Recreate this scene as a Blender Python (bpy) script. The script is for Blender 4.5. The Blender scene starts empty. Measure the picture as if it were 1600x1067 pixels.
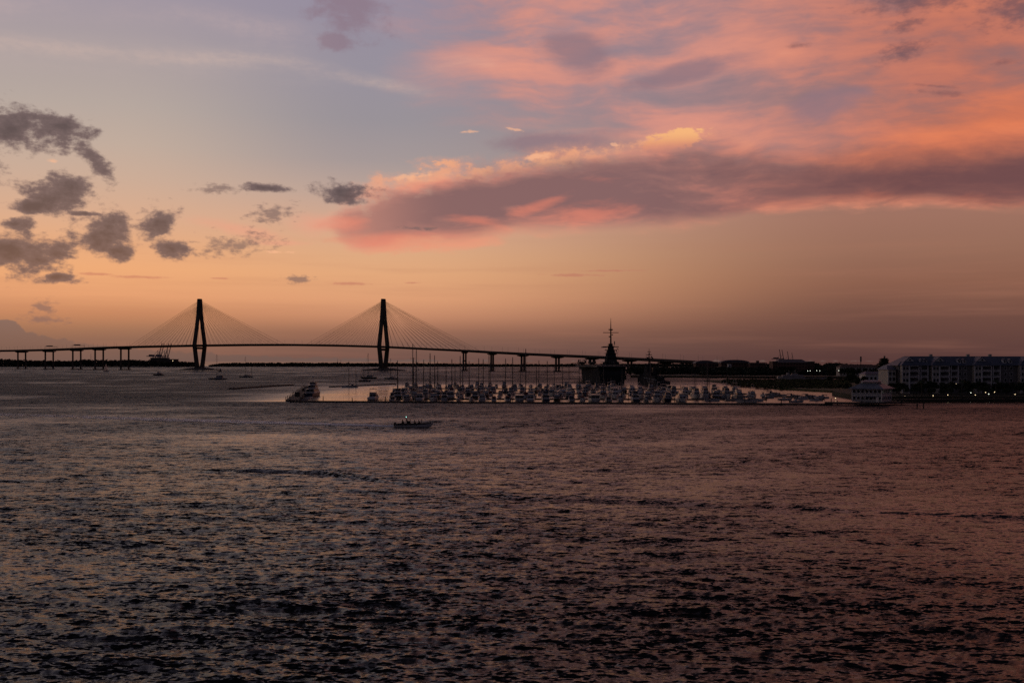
import bpy, math, random
import numpy as np
from mathutils import Vector, Matrix
R = math.radians
random.seed(7); rng = np.random.default_rng(11)
scene = bpy.context.scene
col = scene.collection

# ------------------------------------------------------------------ camera
F = 1556.0          # focal length in photo pixels (35 mm on full frame)
HZ = 564.0          # horizon row in the photograph
H = 22.0            # eye height above the water
cam_d = bpy.data.cameras.new('camera'); cam_d.sensor_width = 36; cam_d.lens = 36 * F / 1600
cam_d.shift_y = (HZ - 533.5) / 1600; cam_d.clip_start = 1; cam_d.clip_end = 60000
cam = bpy.data.objects.new('camera', cam_d); col.objects.link(cam)
cam.location = (0, 0, H); cam.rotation_euler = (R(90), 0, 0); scene.camera = cam

def at(px, Y, z=0.0): return Vector(((px - 800) / F * Y, Y, z))
def zat(py, Y): return H + (HZ - py) / F * Y
def ywl(py): return H * F / (py - HZ)            # distance of the water seen at that row

# ------------------------------------------------------------------ view
vs = scene.view_settings
vs.view_transform = 'Standard'; vs.look = 'None'; vs.exposure = 0; vs.gamma = 1; vs.use_curve_mapping = False
scene.render.engine = 'CYCLES'
scene.cycles.max_bounces = 3; scene.cycles.use_denoising = False

def lin(c):
    out = []
    for v in c:
        v /= 255.0
        out.append(v / 12.92 if v <= 0.04045 else ((v + 0.055) / 1.055) ** 2.4)
    return out

# ------------------------------------------------------------------ node helpers
class NT:
    def __init__(s, tree): s.t = tree; s.n = tree.nodes; s.l = tree.links
    def put(s, sock, v):
        if isinstance(v, bpy.types.NodeSocket): s.l.new(v, sock)
        elif v is not None: sock.default_value = v
    def m(s, op, a, b=None, c=None, clamp=False):
        n = s.n.new('ShaderNodeMath'); n.operation = op; n.use_clamp = clamp
        for i, v in enumerate((a, b, c)): s.put(n.inputs[i], v)
        return n.outputs[0]
    def add(s, a, b): return s.m('ADD', a, b)
    def sub(s, a, b): return s.m('SUBTRACT', a, b)
    def mul(s, a, b): return s.m('MULTIPLY', a, b)
    def mad(s, a, b, c): return s.m('MULTIPLY_ADD', a, b, c)
    def ss(s, x, a, b, lo=0.0, hi=1.0):           # smoothstep from a to b
        n = s.n.new('ShaderNodeMapRange'); n.interpolation_type = 'SMOOTHSTEP'
        s.put(n.inputs['Value'], x); s.put(n.inputs['From Min'], a); s.put(n.inputs['From Max'], b)
        s.put(n.inputs['To Min'], lo); s.put(n.inputs['To Max'], hi)
        return n.outputs[0]
    def xyz(s, x, y, z=0.0):
        n = s.n.new('ShaderNodeCombineXYZ')
        for i, v in enumerate((x, y, z)): s.put(n.inputs[i], v)
        return n.outputs[0]
    def mapping(s, v, loc=(0,0,0), rot=(0,0,0), sc=(1,1,1), typ='POINT'):
        n = s.n.new('ShaderNodeMapping'); n.vector_type = typ
        s.put(n.inputs['Vector'], v); n.inputs['Location'].default_value = loc
        n.inputs['Rotation'].default_value = rot; n.inputs['Scale'].default_value = sc
        return n.outputs[0]
    def noise(s, v, scale, detail=5, rough=0.55, dist=0.0, dim='3D', lac=2.0, out=0):
        n = s.n.new('ShaderNodeTexNoise'); n.noise_dimensions = dim
        s.put(n.inputs['Vector'], v); n.inputs['Scale'].default_value = scale
        n.inputs['Detail'].default_value = detail; n.inputs['Roughness'].default_value = rough
        n.inputs['Lacunarity'].default_value = lac; n.inputs['Distortion'].default_value = dist
        return n.outputs[out]
    def vm(s, op, a, b=None):
        n = s.n.new('ShaderNodeVectorMath'); n.operation = op
        s.put(n.inputs[0], a)
        if b is not None: s.put(n.inputs[1], b)
        return n.outputs['Value'] if op in ('LENGTH', 'DOT_PRODUCT', 'DISTANCE') else n.outputs['Vector']
    def ramp(s, x, stops, interp='LINEAR'):       # stops: (pos, linear rgb)
        n = s.n.new('ShaderNodeValToRGB'); cr = n.color_ramp; cr.interpolation = interp
        while len(cr.elements) < len(stops): cr.elements.new(1.0)
        for e, (p, c) in zip(cr.elements, stops): e.position = p
        for e, (p, c) in zip(cr.elements, stops): e.color = (*c, 1)
        s.put(n.inputs[0], x); return n.outputs[0]
    def mix(s, f, a, b, typ='MIX'):
        n = s.n.new('ShaderNodeMix'); n.data_type = 'RGBA'; n.blend_type = typ; n.clamp_factor = True
        s.put(n.inputs[0], f)
        for sk, v in ((n.inputs[6], a), (n.inputs[7], b)):
            if isinstance(v, bpy.types.NodeSocket): s.l.new(v, sk)
            else: sk.default_value = (*v, 1)
        return n.outputs[2]
    def curve(s, x, pts):                          # x in 0..1, pts (x, y) in 0..1
        n = s.n.new('ShaderNodeFloatCurve'); c = n.mapping.curves[0]
        while len(c.points) < len(pts): c.points.new(0.5, 0.5)
        for p, (a, b) in zip(c.points, pts): p.location = (a, b)
        n.mapping.update(); s.put(n.inputs['Value'], x); return n.outputs[0]

# ------------------------------------------------------------------ world: dusk sky with clouds
SUN_AZ, SUN_EL = R(-24), R(1.5)
world = bpy.data.worlds.new('World'); scene.world = world; world.use_nodes = True
w = NT(world.node_tree); w.n.clear()
def ae(px, py):                                   # photo pixel -> sky azimuth / elevation in degrees
    a = math.atan((px - 800) / F); e = math.atan((HZ - py) / F * math.cos(a))
    return math.degrees(a), math.degrees(e)
tc = w.n.new('ShaderNodeTexCoord').outputs['Generated']
sp = w.n.new('ShaderNodeSeparateXYZ'); w.l.new(tc, sp.inputs[0])
dx, dy, dz = sp.outputs
az = w.mul(w.m('ARCTAN2', dx, dy), 57.29578)
el = w.mul(w.m('ARCSINE', dz), 57.29578)
P = w.xyz(az, el, 0)
pln = w.xyz(w.m('DIVIDE', dx, w.add(w.m('MAXIMUM', dz, 0.0), 0.16)), w.m('DIVIDE', dy, w.add(w.m('MAXIMUM', dz, 0.0), 0.16)), 0)
EM = 60.0
elm = w.m('DIVIDE', el, EM, clamp=True)
def rp(stops): return w.ramp(elm, [(e / EM, lin(c)) for e, c in stops])
baseL = rp([(0, (100,80,76)), (.9, (116,92,84)), (1.7, (146,108,90)), (2.5, (184,128,98)), (3.5, (219,155,115)), (4.9, (230,167,121)),
            (6, (226,168,127)), (7.8, (213,170,142)), (9.7, (200,171,152)), (11.5, (190,171,158)), (13.5, (180,167,160)),
            (16, (171,159,160)), (20, (156,147,163)), (25, (116,110,128)), (32, (78,75,92)), (45, (50,48,62)), (60, (40,39,51))])
baseM = rp([(0, (108,80,74)), (.9, (122,90,80)), (1.7, (150,106,88)), (2.5, (194,136,106)), (3.5, (219,157,118)), (4.9, (225,167,124)),
            (6, (221,169,130)), (7.8, (212,167,141)), (9.5, (188,163,151)), (11.3, (164,152,152)), (13.5, (152,146,153)),
            (16, (151,145,157)), (20, (150,142,160)), (25, (110,103,120)), (32, (76,71,88)), (45, (50,47,60)), (60, (40,39,51))])
baseR = rp([(0, (86,58,56)), (.9, (97,66,61)), (2.5, (112,76,67)), (4.2, (140,95,78)), (6, (152,108,90)), (7.8, (160,114,98)),
            (10, (150,112,104)), (14, (150,118,118)), (20, (140,112,122)), (25, (100,80,90)), (32, (70,58,68)), (45, (48,43,53)), (60, (40,38,49))])
base = w.mix(w.ss(az, -22, -8), baseL, baseM)
base = w.mix(w.ss(az, -8, 21), base, baseR)
# faint horizontal banding in the lower sky
band = w.noise(w.mapping(P, sc=(.05, .9, 1)), 1.0, 4, .6)
base = w.mix(w.mul(w.ss(band, .45, .75), w.mul(w.ss(el, 8, 5), .25)), base, lin((176,118,96)))

# warped coordinates shared by the clouds
wn = w.noise(P, .16, 3, .5, out=1)
Pw = w.vm('ADD', P, w.vm('MULTIPLY', w.vm('SUBTRACT', wn, (.5, .5, .5)), (3.2, 1.6, 0)))
fine = w.noise(w.mapping(P, sc=(.75, 1.1, 1)), .9, 5, .62)
fine2 = w.noise(w.mapping(Pw, loc=(31, 7, 0), rot=(0, 0, R(-10)), sc=(.5, 1.2, 1)), .6, 5, .6)
streak = w.noise(w.mapping(Pw, loc=(3, 9, 0), rot=(0, 0, R(-14)), sc=(.18, .72, 1)), .62, 5, .6)
streak2 = w.noise(w.mapping(Pw, loc=(50, 2, 0), rot=(0, 0, R(-16)), sc=(.10, .55, 1)), .8, 4, .55)
micro = w.add(w.mul(w.noise(w.mapping(P, loc=(13, 4, 0), sc=(.8, 1.6, 1)), 2.0, 3, .6), .65), w.mul(fine, .35))
highn = w.noise(pln, 1.4, 3, .58)

ROT = {0: P}
def rotc(deg):                                     # sky coordinates turned by a few shared angles
    if deg not in ROT: ROT[deg] = w.mapping(P, rot=(0, 0, R(-deg)))
    return ROT[deg]
def blob(px, py, rx, ry, rot=0):                   # distance from a cloud's centre in units of its half size
    rot = int(round(rot / 10.0)) * 10
    a, e = ae(px, py); k = 27.16; c, s_ = math.cos(R(-rot)), math.sin(R(-rot))
    a, e = a * c - e * s_, a * s_ + e * c
    n = w.n.new('ShaderNodeVectorMath'); n.operation = 'MULTIPLY_ADD'
    w.l.new(rotc(rot), n.inputs[0]); n.inputs[1].default_value = (k / rx, k / ry, 0); n.inputs[2].default_value = (-a * k / rx, -e * k / ry, 0)
    return w.vm('LENGTH', n.outputs[0])
def union(lst):                                    # 1 in the centres, 0 at the rims, negative outside
    r = lst[0]
    for b in lst[1:]: r = w.m('SMOOTH_MIN', r, b, .14)
    return w.sub(1.0, r)
sky = base

# -- high pink veil filling the upper right and running on beyond the frame
edge = w.add(w.sub(az, -8.6), w.mul(w.sub(el, 20), .55))     # grows to the right and up
edge = w.add(edge, w.mul(w.sub(streak, .5), 9))
low = w.add(w.sub(el, 12.2), w.mul(w.sub(streak2, .5), 5))
low = w.add(low, w.ss(az, 2, 16, 0, 3.2))
fade = w.mul(w.ss(az, 120, 60), w.ss(el, 34, 18))
veil = w.mul(w.mul(w.ss(edge, -1.5, 9), w.ss(low, -1.0, 3.0)), fade)
tex = w.add(w.mul(streak, .50), w.add(w.mul(fine2, .14), w.mul(streak2, .48)))
vcol = w.ramp(tex, [(.40, lin((148,126,136))), (.50, lin((182,137,136))), (.58, lin((210,144,132))), (.68, lin((228,152,132))), (.8, lin((238,170,144)))])
vcolR = w.ramp(tex, [(.40, lin((120,92,96))), (.50, lin((158,106,100))), (.60, lin((192,116,98))), (.72, lin((218,128,98))), (.82, lin((235,140,100)))])
vcol = w.mix(w.ss(az, 8, 25), vcol, vcolR)
sky = w.mix(w.mul(veil, w.ss(tex, .36, .62, .25, .97)), sky, vcol)
# warm sweep on the far right
sw = w.m('MULTIPLY', w.ss(w.add(union([blob(1640, 185, 420, 75, 14)]), w.mul(w.sub(streak, .5), .9)), .0, .8), .85)
sky = w.mix(sw, sky, w.ramp(tex, [(.4, lin((196,108,82))), (.7, lin((242,134,88)))]))
# grey-lavender holes and darker veils
hole = w.ss(w.add(union([blob(1075, 112, 135, 20, 10), blob(1290, 165, 95, 30, 6), blob(905, 85, 70, 45, -20), blob(880, 225, 160, 26, 4)]), w.mul(w.sub(fine2, .5), 1.7)), .0, .75)
sky = w.mix(w.mul(hole, .72), sky, lin((142,116,126)))
mauve = w.ss(w.add(union([blob(545, 18, 78, 44, -10), blob(520, 66, 46, 20, 0)]), w.mul(w.sub(fine, .5), 2.2)), .0, .8)
sky = w.mix(w.mul(mauve, .62), sky, lin((138,112,126)))
dark = w.ss(w.add(union([blob(1450, -6, 110, 24, 4), blob(1600, 12, 70, 32, 0), blob(1420, 38, 34, 10, 8), blob(1412, 80, 40, 14, 14)]), w.mul(w.sub(micro, .5), 3.2)), -.2, 1.1)
sky = w.mix(w.mul(dark, .66), sky, lin((92,76,88)))
thin = w.ss(w.add(union([blob(1470, 146, 42, 5, -6), blob(1462, 135, 38, 3, -8), blob(1570, 98, 22, 5, 0), blob(1245, 72, 22, 5, 0)]), w.mul(w.sub(micro, .5), 3.0)), -.1, 1.1)
sky = w.mix(w.mul(thin, .55), sky, lin((120,84,88)))

# -- pale cirrus ribbons, upper left
def ribbon(pts, width, strength, colr):
    global sky
    xs = [ae(*p) for p in pts]
    n = [( (a + 40) / 80, e / 30) for a, e in xs]
    yc = w.mul(w.curve(w.m('DIVIDE', w.add(az, 40), 80, clamp=True), n), 30)
    d = w.m('ABSOLUTE', w.sub(w.add(el, w.mul(w.sub(streak2, .5), .9)), yc))
    rng_ = w.mul(w.ss(az, xs[-1][0] + .6, xs[-1][0] - 3.0), w.ss(az, xs[0][0] - 18, xs[0][0]))
    mk = w.mul(w.mul(w.ss(d, width, 0), rng_), w.mul(w.ss(streak, .36, .64, .2, 1), w.ss(micro, .36, .62, .55, 1)))
    sky = w.mix(w.mul(mk, strength), sky, lin(colr))
ribbon([(-120, 60), (0, 66), (200, 88), (400, 96), (520, 110), (600, 130), (690, 150)], .6, .42, (208,180,168))
ribbon([(-120, 20), (0, 12), (140, 16), (300, 26), (420, 50), (520, 60)], 1.1, .36, (196,172,170))
ribbon([(100, 84), (250, 92), (420, 98), (560, 112)], 1.3, .28, (196,176,170))

# -- the long cloud bank reaching from left of the middle to the right
A0, A1 = -13.0, 60.0
an = w.m('DIVIDE', w.sub(az, A0), A1 - A0, clamp=True)
def cv(pts):
    q = [((ae(*p)[0] - A0) / (A1 - A0), ae(*p)[1] / 20) for p in pts]
    return w.mul(w.curve(an, [(0, q[0][1])] + q + [(1, q[-1][1])]), 20)
top = cv([(495, 346), (530, 322), (570, 300), (620, 276), (700, 262), (830, 244), (960, 226), (1080, 210), (1250, 232), (1400, 228), (1600, 205)])
bot = cv([(495, 360), (540, 384), (580, 392), (640, 386), (720, 384), (820, 371), (950, 364), (1080, 356), (1180, 338), (1280, 326), (1400, 321), (1600, 327)])
wob = w.add(w.mul(w.sub(fine, .5), 1.5), w.mul(w.sub(fine2, .5), 1.6))
ragged = w.ss(az, 4, -8, .8, 2.0)
dt = w.add(w.sub(top, el), w.mul(wob, ragged))
db = w.add(w.sub(el, bot), w.mul(w.add(w.mul(w.sub(streak, .5), 1.3), w.mul(w.sub(fine2, .5), 1.0)), ragged))
bank = w.mul(w.mul(w.ss(dt, w.ss(az, 4, 14, -.7, -.9), w.ss(az, 4, 14, 1.3, 2.0)), w.ss(db, -.2, w.ss(az, 8, 17, .95, .35))), w.mul(w.ss(az, -12, -9.2), w.ss(az, 75, 45)))
thick = w.sub(top, bot)
rel = w.m('DIVIDE', w.sub(el, bot), thick)         # 0 at the base, 1 at the top
inner = w.add(w.add(w.mul(w.sub(streak, .5), 1.7), w.mul(w.sub(streak2, .5), 1.3)), w.mul(w.sub(fine2, .5), .5))
br = w.add(w.mul(w.m('POWER', w.m('ABSOLUTE', w.mul(w.sub(rel, .46), 2)), 1.6), .62), inner)
bcol = w.ramp(br, [(.0, lin((134,98,99))), (.2, lin((150,107,104))), (.40, lin((182,121,111))), (.62, lin((222,142,120))), (.85, lin((240,164,130)))])
bcolR = w.ramp(br, [(.0, lin((112,74,76))), (.25, lin((126,82,80))), (.5, lin((160,96,84))), (.75, lin((205,118,92))), (.95, lin((228,132,96)))])
bcol = w.mix(w.ss(az, 6, 22), bcol, bcolR)
tip = w.ss(az, -3.5, -10)
bcol = w.mix(w.mul(tip, .45), bcol, lin((226,154,134)))
sky = w.mix(w.mul(bank, w.ss(w.add(fine2, w.mul(rel, .2)), .2, .5, .82, .98)), sky, bcol)
# rose folds inside the bank
fold = w.ss(w.add(union([blob(925, 336, 90, 22, 10), blob(850, 318, 60, 10, 20), blob(760, 349, 70, 9, -8), blob(945, 280, 40, 9, 0), blob(600, 374, 90, 12, -4), blob(540, 345, 50, 22, 0)]), w.add(w.mul(w.sub(streak, .5), 4.5), w.mul(w.sub(fine2, .5), 1.5))), -.1, 1.2)
sky = w.mix(w.mul(fold, .55), sky, lin((232,132,108)))
# lit rim along the top and the low edge
rim = w.mul(w.mul(w.ss(dt, -.1, .25), w.ss(dt, 1.1, .3)), w.mul(w.ss(az, -9.5, -6), w.ss(az, 12, 7)))
sky = w.mix(w.mul(rim, w.ss(fine, .38, .62, .1, .72)), sky, lin((246,172,128)))
rimb = w.mul(w.mul(w.ss(db, -.35, .2), w.ss(db, w.ss(az, 4, 14, 1.3, .75), .15)), w.mul(w.ss(az, -10, -7), w.ss(az, 60, 40)))
sky = w.mix(w.mul(rimb, w.add(w.mul(w.ss(streak, .40, .62, .1, .6), w.ss(az, 14, 22, .6, 1.0)), w.ss(az, 4, -4, .0, .35))), sky, lin((236,152,122)))
# glowing cumulus heads
head = w.ss(w.add(union([blob(1046, 224, 62, 20, 8), blob(1068, 210, 34, 12, 0)]), w.mul(w.sub(micro, .5), 2.6)), .10, .5)
hc = w.mix(w.ss(el, ae(1046, 235)[1], ae(1046, 205)[1]), lin((222,140,112)), lin((250,186,124)))
sky = w.mix(w.mul(head, w.ss(el, ae(1046, 243)[1], ae(1046, 218)[1], .0, .9)), sky, hc)
head2 = w.ss(w.add(union([blob(840, 245, 30, 7, 12), blob(640, 276, 40, 8, 10), blob(738, 206, 22, 4, 0), blob(806, 203, 24, 3, -6), blob(960, 226, 10, 5, 0), blob(82, 252, 12, 4, 0), blob(432, 394, 26, 3, -4)]), w.mul(w.sub(micro, .5), 3.2)), .15, .8)
sky = w.mix(w.mul(head2, .6), sky, lin((250,186,146)))
# thin rosy bars low in the sky
bars = w.ss(w.add(union([blob(890, 430, 62, 3.4, 1), blob(955, 423, 66, 2.4, 1), blob(545, 443, 46, 3.2, 0), blob(647, 442, 20, 2.4, 3), blob(145, 428, 34, 3, -3), blob(215, 433, 50, 3.4, -2), blob(345, 435, 18, 2, 0)]), w.mul(w.sub(micro, .5), 2.4)), .1, .8)
sky = w.mix(w.mul(bars, .55), sky, lin((186,112,98)))
glowp = w.ss(w.add(union([blob(370, 358, 95, 14, -6), blob(500, 352, 60, 26, 0), blob(440, 380, 60, 6, -4)]), w.mul(w.sub(fine2, .5), 1.6)), .0, .9)
sky = w.mix(w.mul(glowp, .45), sky, lin((236,158,134)))

# -- grey ragged cumulus on the left
cu = union([blob(18, 200, 66, 34, -10), blob(92, 198, 46, 20, -10), blob(146, 250, 34, 16, -50), blob(94, 302, 52, 34, 12), blob(60, 322, 44, 12, 0), blob(135, 334, 34, 5, 0),
            blob(18, 390, 76, 34, -10), blob(88, 392, 30, 18, 0), blob(158, 362, 46, 36, 10), blob(186, 394, 26, 14, 0), blob(243, 350, 36, 24, 30), blob(270, 390, 36, 15, 0), blob(20, 350, 34, 12, 0),
            blob(536, 300, 46, 17, -4), blob(414, 294, 42, 7, 0), blob(86, 433, 26, 8, 6), blob(-90, 250, 70, 60, 0), blob(-140, 390, 110, 50, 0)])
wisp = union([blob(426, 335, 48, 16, 6), blob(365, 382, 70, 20, 8), blob(342, 295, 46, 9, 0), blob(66, 480, 22, 14, 0), blob(68, 499, 34, 8, 0), blob(468, 436, 32, 7, 0), blob(122, 440, 16, 7, 0), blob(650, 357, 36, 4, 0)])
sky = w.mix(w.mul(w.ss(w.add(wisp, w.mul(w.sub(micro, .5), 4.6)), .0, 1.0), .72), sky, lin((112,94,96)))
cn = w.add(w.mul(w.sub(w.noise(w.mapping(P, loc=(5, 3, 0), sc=(.9, 1.25, 1)), .8, 5, .62), .5), 2.6), w.mul(w.sub(micro, .5), 1.3))
cd = w.ss(w.add(cu, cn), -.14, .50)
ccol = w.mix(w.ss(w.add(cu, cn), .1, 1.2), lin((108,92,96)), lin((68,60,69)))
sky = w.mix(w.mul(cd, .93), sky, ccol)
# -- distant cumulus sinking behind the left shore
ft = w.mul(w.curve(w.m('DIVIDE', w.add(az, 60), 60, clamp=True), [(0, .45), (.35, .38)] + [((ae(x, y)[0] + 60) / 60, ae(x, y)[1] / 6) for x, y in ((0, 498), (24, 504), (50, 519), (110, 531), (200, 543))] + [(1, 0)]), 6)
fd = w.ss(w.sub(w.add(ft, w.mul(w.sub(w.noise(P, 1.6, 4, .55), .5), .55)), el), -.03, .10)
sky = w.mix(w.mul(fd, .92), sky, w.mix(w.ss(el, .4, 2.6), lin((106,87,82)), lin((108,96,97))))

# -- dusk falls away from the sunset; the east behind the camera is dim and violet
dt_ = w.vm('DOT_PRODUCT', tc, (math.sin(SUN_AZ + R(18)), math.cos(SUN_AZ + R(18)), 0))
east = w.ss(dt_, .62, -.75)
eastc = w.ramp(elm, [(0, lin((52,48,57))), (.1, lin((58,53,65))), (.3, lin((56,52,66))), (1, lin((40,39,51)))])
eastc = w.mix(w.mul(w.ss(highn, .45, .7), .35), eastc, lin((66,56,64)))
sky = w.mix(east, sky, eastc)
nis = w.n.new('ShaderNodeTexSky'); nis.sky_type = 'NISHITA'; nis.sun_disc = False
nis.sun_elevation = SUN_EL; nis.sun_rotation = SUN_AZ; nis.dust_density = 2.0
bg1 = w.n.new('ShaderNodeBackground'); w.l.new(nis.outputs[0], bg1.inputs[0]); bg1.inputs[1].default_value = 0.004
bg2 = w.n.new('ShaderNodeBackground'); w.l.new(sky, bg2.inputs[0]); bg2.inputs[1].default_value = 0.97
ads = w.n.new('ShaderNodeAddShader'); w.l.new(bg1.outputs[0], ads.inputs[0]); w.l.new(bg2.outputs[0], ads.inputs[1])
wo = w.n.new('ShaderNodeOutputWorld'); w.l.new(ads.outputs[0], wo.inputs[0])
world.cycles.sampling_method = 'NONE'

# ------------------------------------------------------------------ sun: the last weak glow from behind the clouds
sl = bpy.data.lights.new('sun', 'SUN'); sl.energy = 0.012; sl.angle = R(40); sl.color = (1, .62, .4)
so = bpy.data.objects.new('sun', sl); col.objects.link(so)
so.rotation_euler = Vector((-math.sin(SUN_AZ) * math.cos(SUN_EL), -math.cos(SUN_AZ) * math.cos(SUN_EL), -math.sin(SUN_EL))).to_track_quat('-Z', 'Y').to_euler()

# ------------------------------------------------------------------ materials
MATS = {}
def mat(name, c, rough=.6, var=.25, scale=1.5, metal=0.0, emit=None, spec=.4, vary=0.0):
    if name in MATS: return MATS[name]
    m = bpy.data.materials.new(name); m.use_nodes = True; t = NT(m.node_tree)
    b = t.n['Principled BSDF']; b.inputs['Roughness'].default_value = rough; b.inputs['Metallic'].default_value = metal
    b.inputs['Specular IOR Level'].default_value = spec
    if emit:
        b.inputs['Base Color'].default_value = (*c, 1)
        b.inputs['Emission Color'].default_value = (*c, 1); b.inputs['Emission Strength'].default_value = emit
    else:
        o = t.n.new('ShaderNodeTexCoord').outputs['Object']
        n = t.noise(o, scale, 5, .6)
        lo = [max(0, x * (1 - var)) for x in c]; hi = [min(1, x * (1 + var)) for x in c]
        cc = t.mix(t.ss(n, .3, .7), lo, hi)
        if vary:                                    # hulls and houses differ in age and shade
            oi = t.n.new('ShaderNodeObjectInfo').outputs['Random']
            cc = t.mix(t.mul(oi, vary * 1.6), cc, [c[0] * .32, c[1] * .3, c[2] * .28])
        t.l.new(cc, b.inputs['Base Color'])
    MATS[name] = m; return m
WHITE = mat('white_gelcoat', (.6, .6, .62), .3, .06, .8, vary=.42)
CREAM = mat('cream_paint', (.6, .56, .5), .5, .1)
NAVY = mat('navy_hull', (.02, .03, .07), .3, .2)
BLACKH = mat('black_hull', (.015, .015, .017), .35, .2)
REDH = mat('dark_red_hull', (.16, .03, .025), .4, .2)
GLASS = mat('dark_glass', (.012, .014, .018), .08, .1)
ALU = mat('weathered_aluminium', (.32, .33, .35), .4, .2, metal=.6)
SPAR = mat('dull_spar', (.10, .095, .09), .6, .2, spec=.2)
CANVAS = mat('navy_canvas', (.03, .045, .10), .9, .25)
TANC = mat('tan_canvas', (.32, .25, .18), .9, .25)
GREENC = mat('green_canvas', (.02, .07, .05), .9, .25)
REDC = mat('maroon_canvas', (.14, .03, .035), .9, .25)
TEAK = mat('weathered_teak', (.2, .15, .1), .8, .3, 3)
DOCKW = mat('dock_timber', (.075, .065, .055), .9, .35, 1)
PILE = mat('tarred_piling', (.04, .035, .03), .9, .3)
RUB = mat('black_rubber', (.018, .018, .02), .6, .2)
CONC = mat('bridge_concrete', (.09, .085, .08), .95, .2, .08, spec=.0)
STEEL = mat('bridge_steel', (.10, .10, .11), .6, .2, .2)
CABLE = mat('cable_sheath', (.12, .12, .12), .5, .1)
ROCK = mat('island_rock', (.12, .11, .10), .95, .4, .15)
HGREY = mat('haze_grey_paint', (.05, .053, .057), .95, .15, .1, spec=.0)
DGREY = mat('deck_grey', (.06, .062, .066), .8, .25, .1)
SAILC = mat('sailcloth', (.7, .68, .64), .8, .06)
def thin_cloth(m):                                  # sails let the sunset through
    t = NT(m.node_tree); b = t.n['Principled BSDF']; tr = t.n.new('ShaderNodeBsdfTranslucent'); tr.inputs[0].default_value = (.75, .7, .62, 1)
    mx = t.n.new('ShaderNodeMixShader'); mx.inputs[0].default_value = .5; t.l.new(b.outputs[0], mx.inputs[1]); t.l.new(tr.outputs[0], mx.inputs[2]); t.l.new(mx.outputs[0], t.n['Material Output'].inputs['Surface'])
thin_cloth(SAILC)
SOIL = mat('marsh_soil', (.05, .05, .03), .95, .4, .02)
GRASS = mat('marsh_grass', (.07, .075, .03), .95, .4, .03)
LEAF = mat('evergreen_leaves', (.035, .05, .025), .8, .4, .3)
LEAF2 = mat('far_leaves', (.03, .04, .025), .9, .4, .02)
BARK = mat('bark', (.06, .05, .04), .9, .3)
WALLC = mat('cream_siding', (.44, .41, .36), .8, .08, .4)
TRIM = mat('white_trim', (.7, .69, .68), .6, .05)
ROOFB = mat('blue_metal_roof', (.075, .095, .14), .5, .2, .3)
ROOFG = mat('pale_metal_roof', (.17, .19, .235), .5, .15, .3)
BRICK = mat('brown_brick', (.15, .09, .07), .9, .2, .3)
BLUEW = mat('pale_blue_siding', (.28, .29, .32), .8, .08, .4)
CRANEB = mat('crane_blue', (.05, .08, .16), .6, .2, .1)
CLOTH = mat('dark_clothing', (.03, .03, .035), .9, .3)
CLOTHR = mat('dark_red_clothing', (.12, .03, .03), .9, .3)
SKIN = mat('skin', (.35, .2, .15), .6, .1)
LAMP = mat('lamp_glow', (1.0, .74, .42), emit=2.2)
LAMPW = mat('lamp_glow_white', (.95, 1.0, .82), emit=2.2)
LAMPG = mat('lamp_glow_green', (.4, 1.0, .85), emit=2.5)

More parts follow.
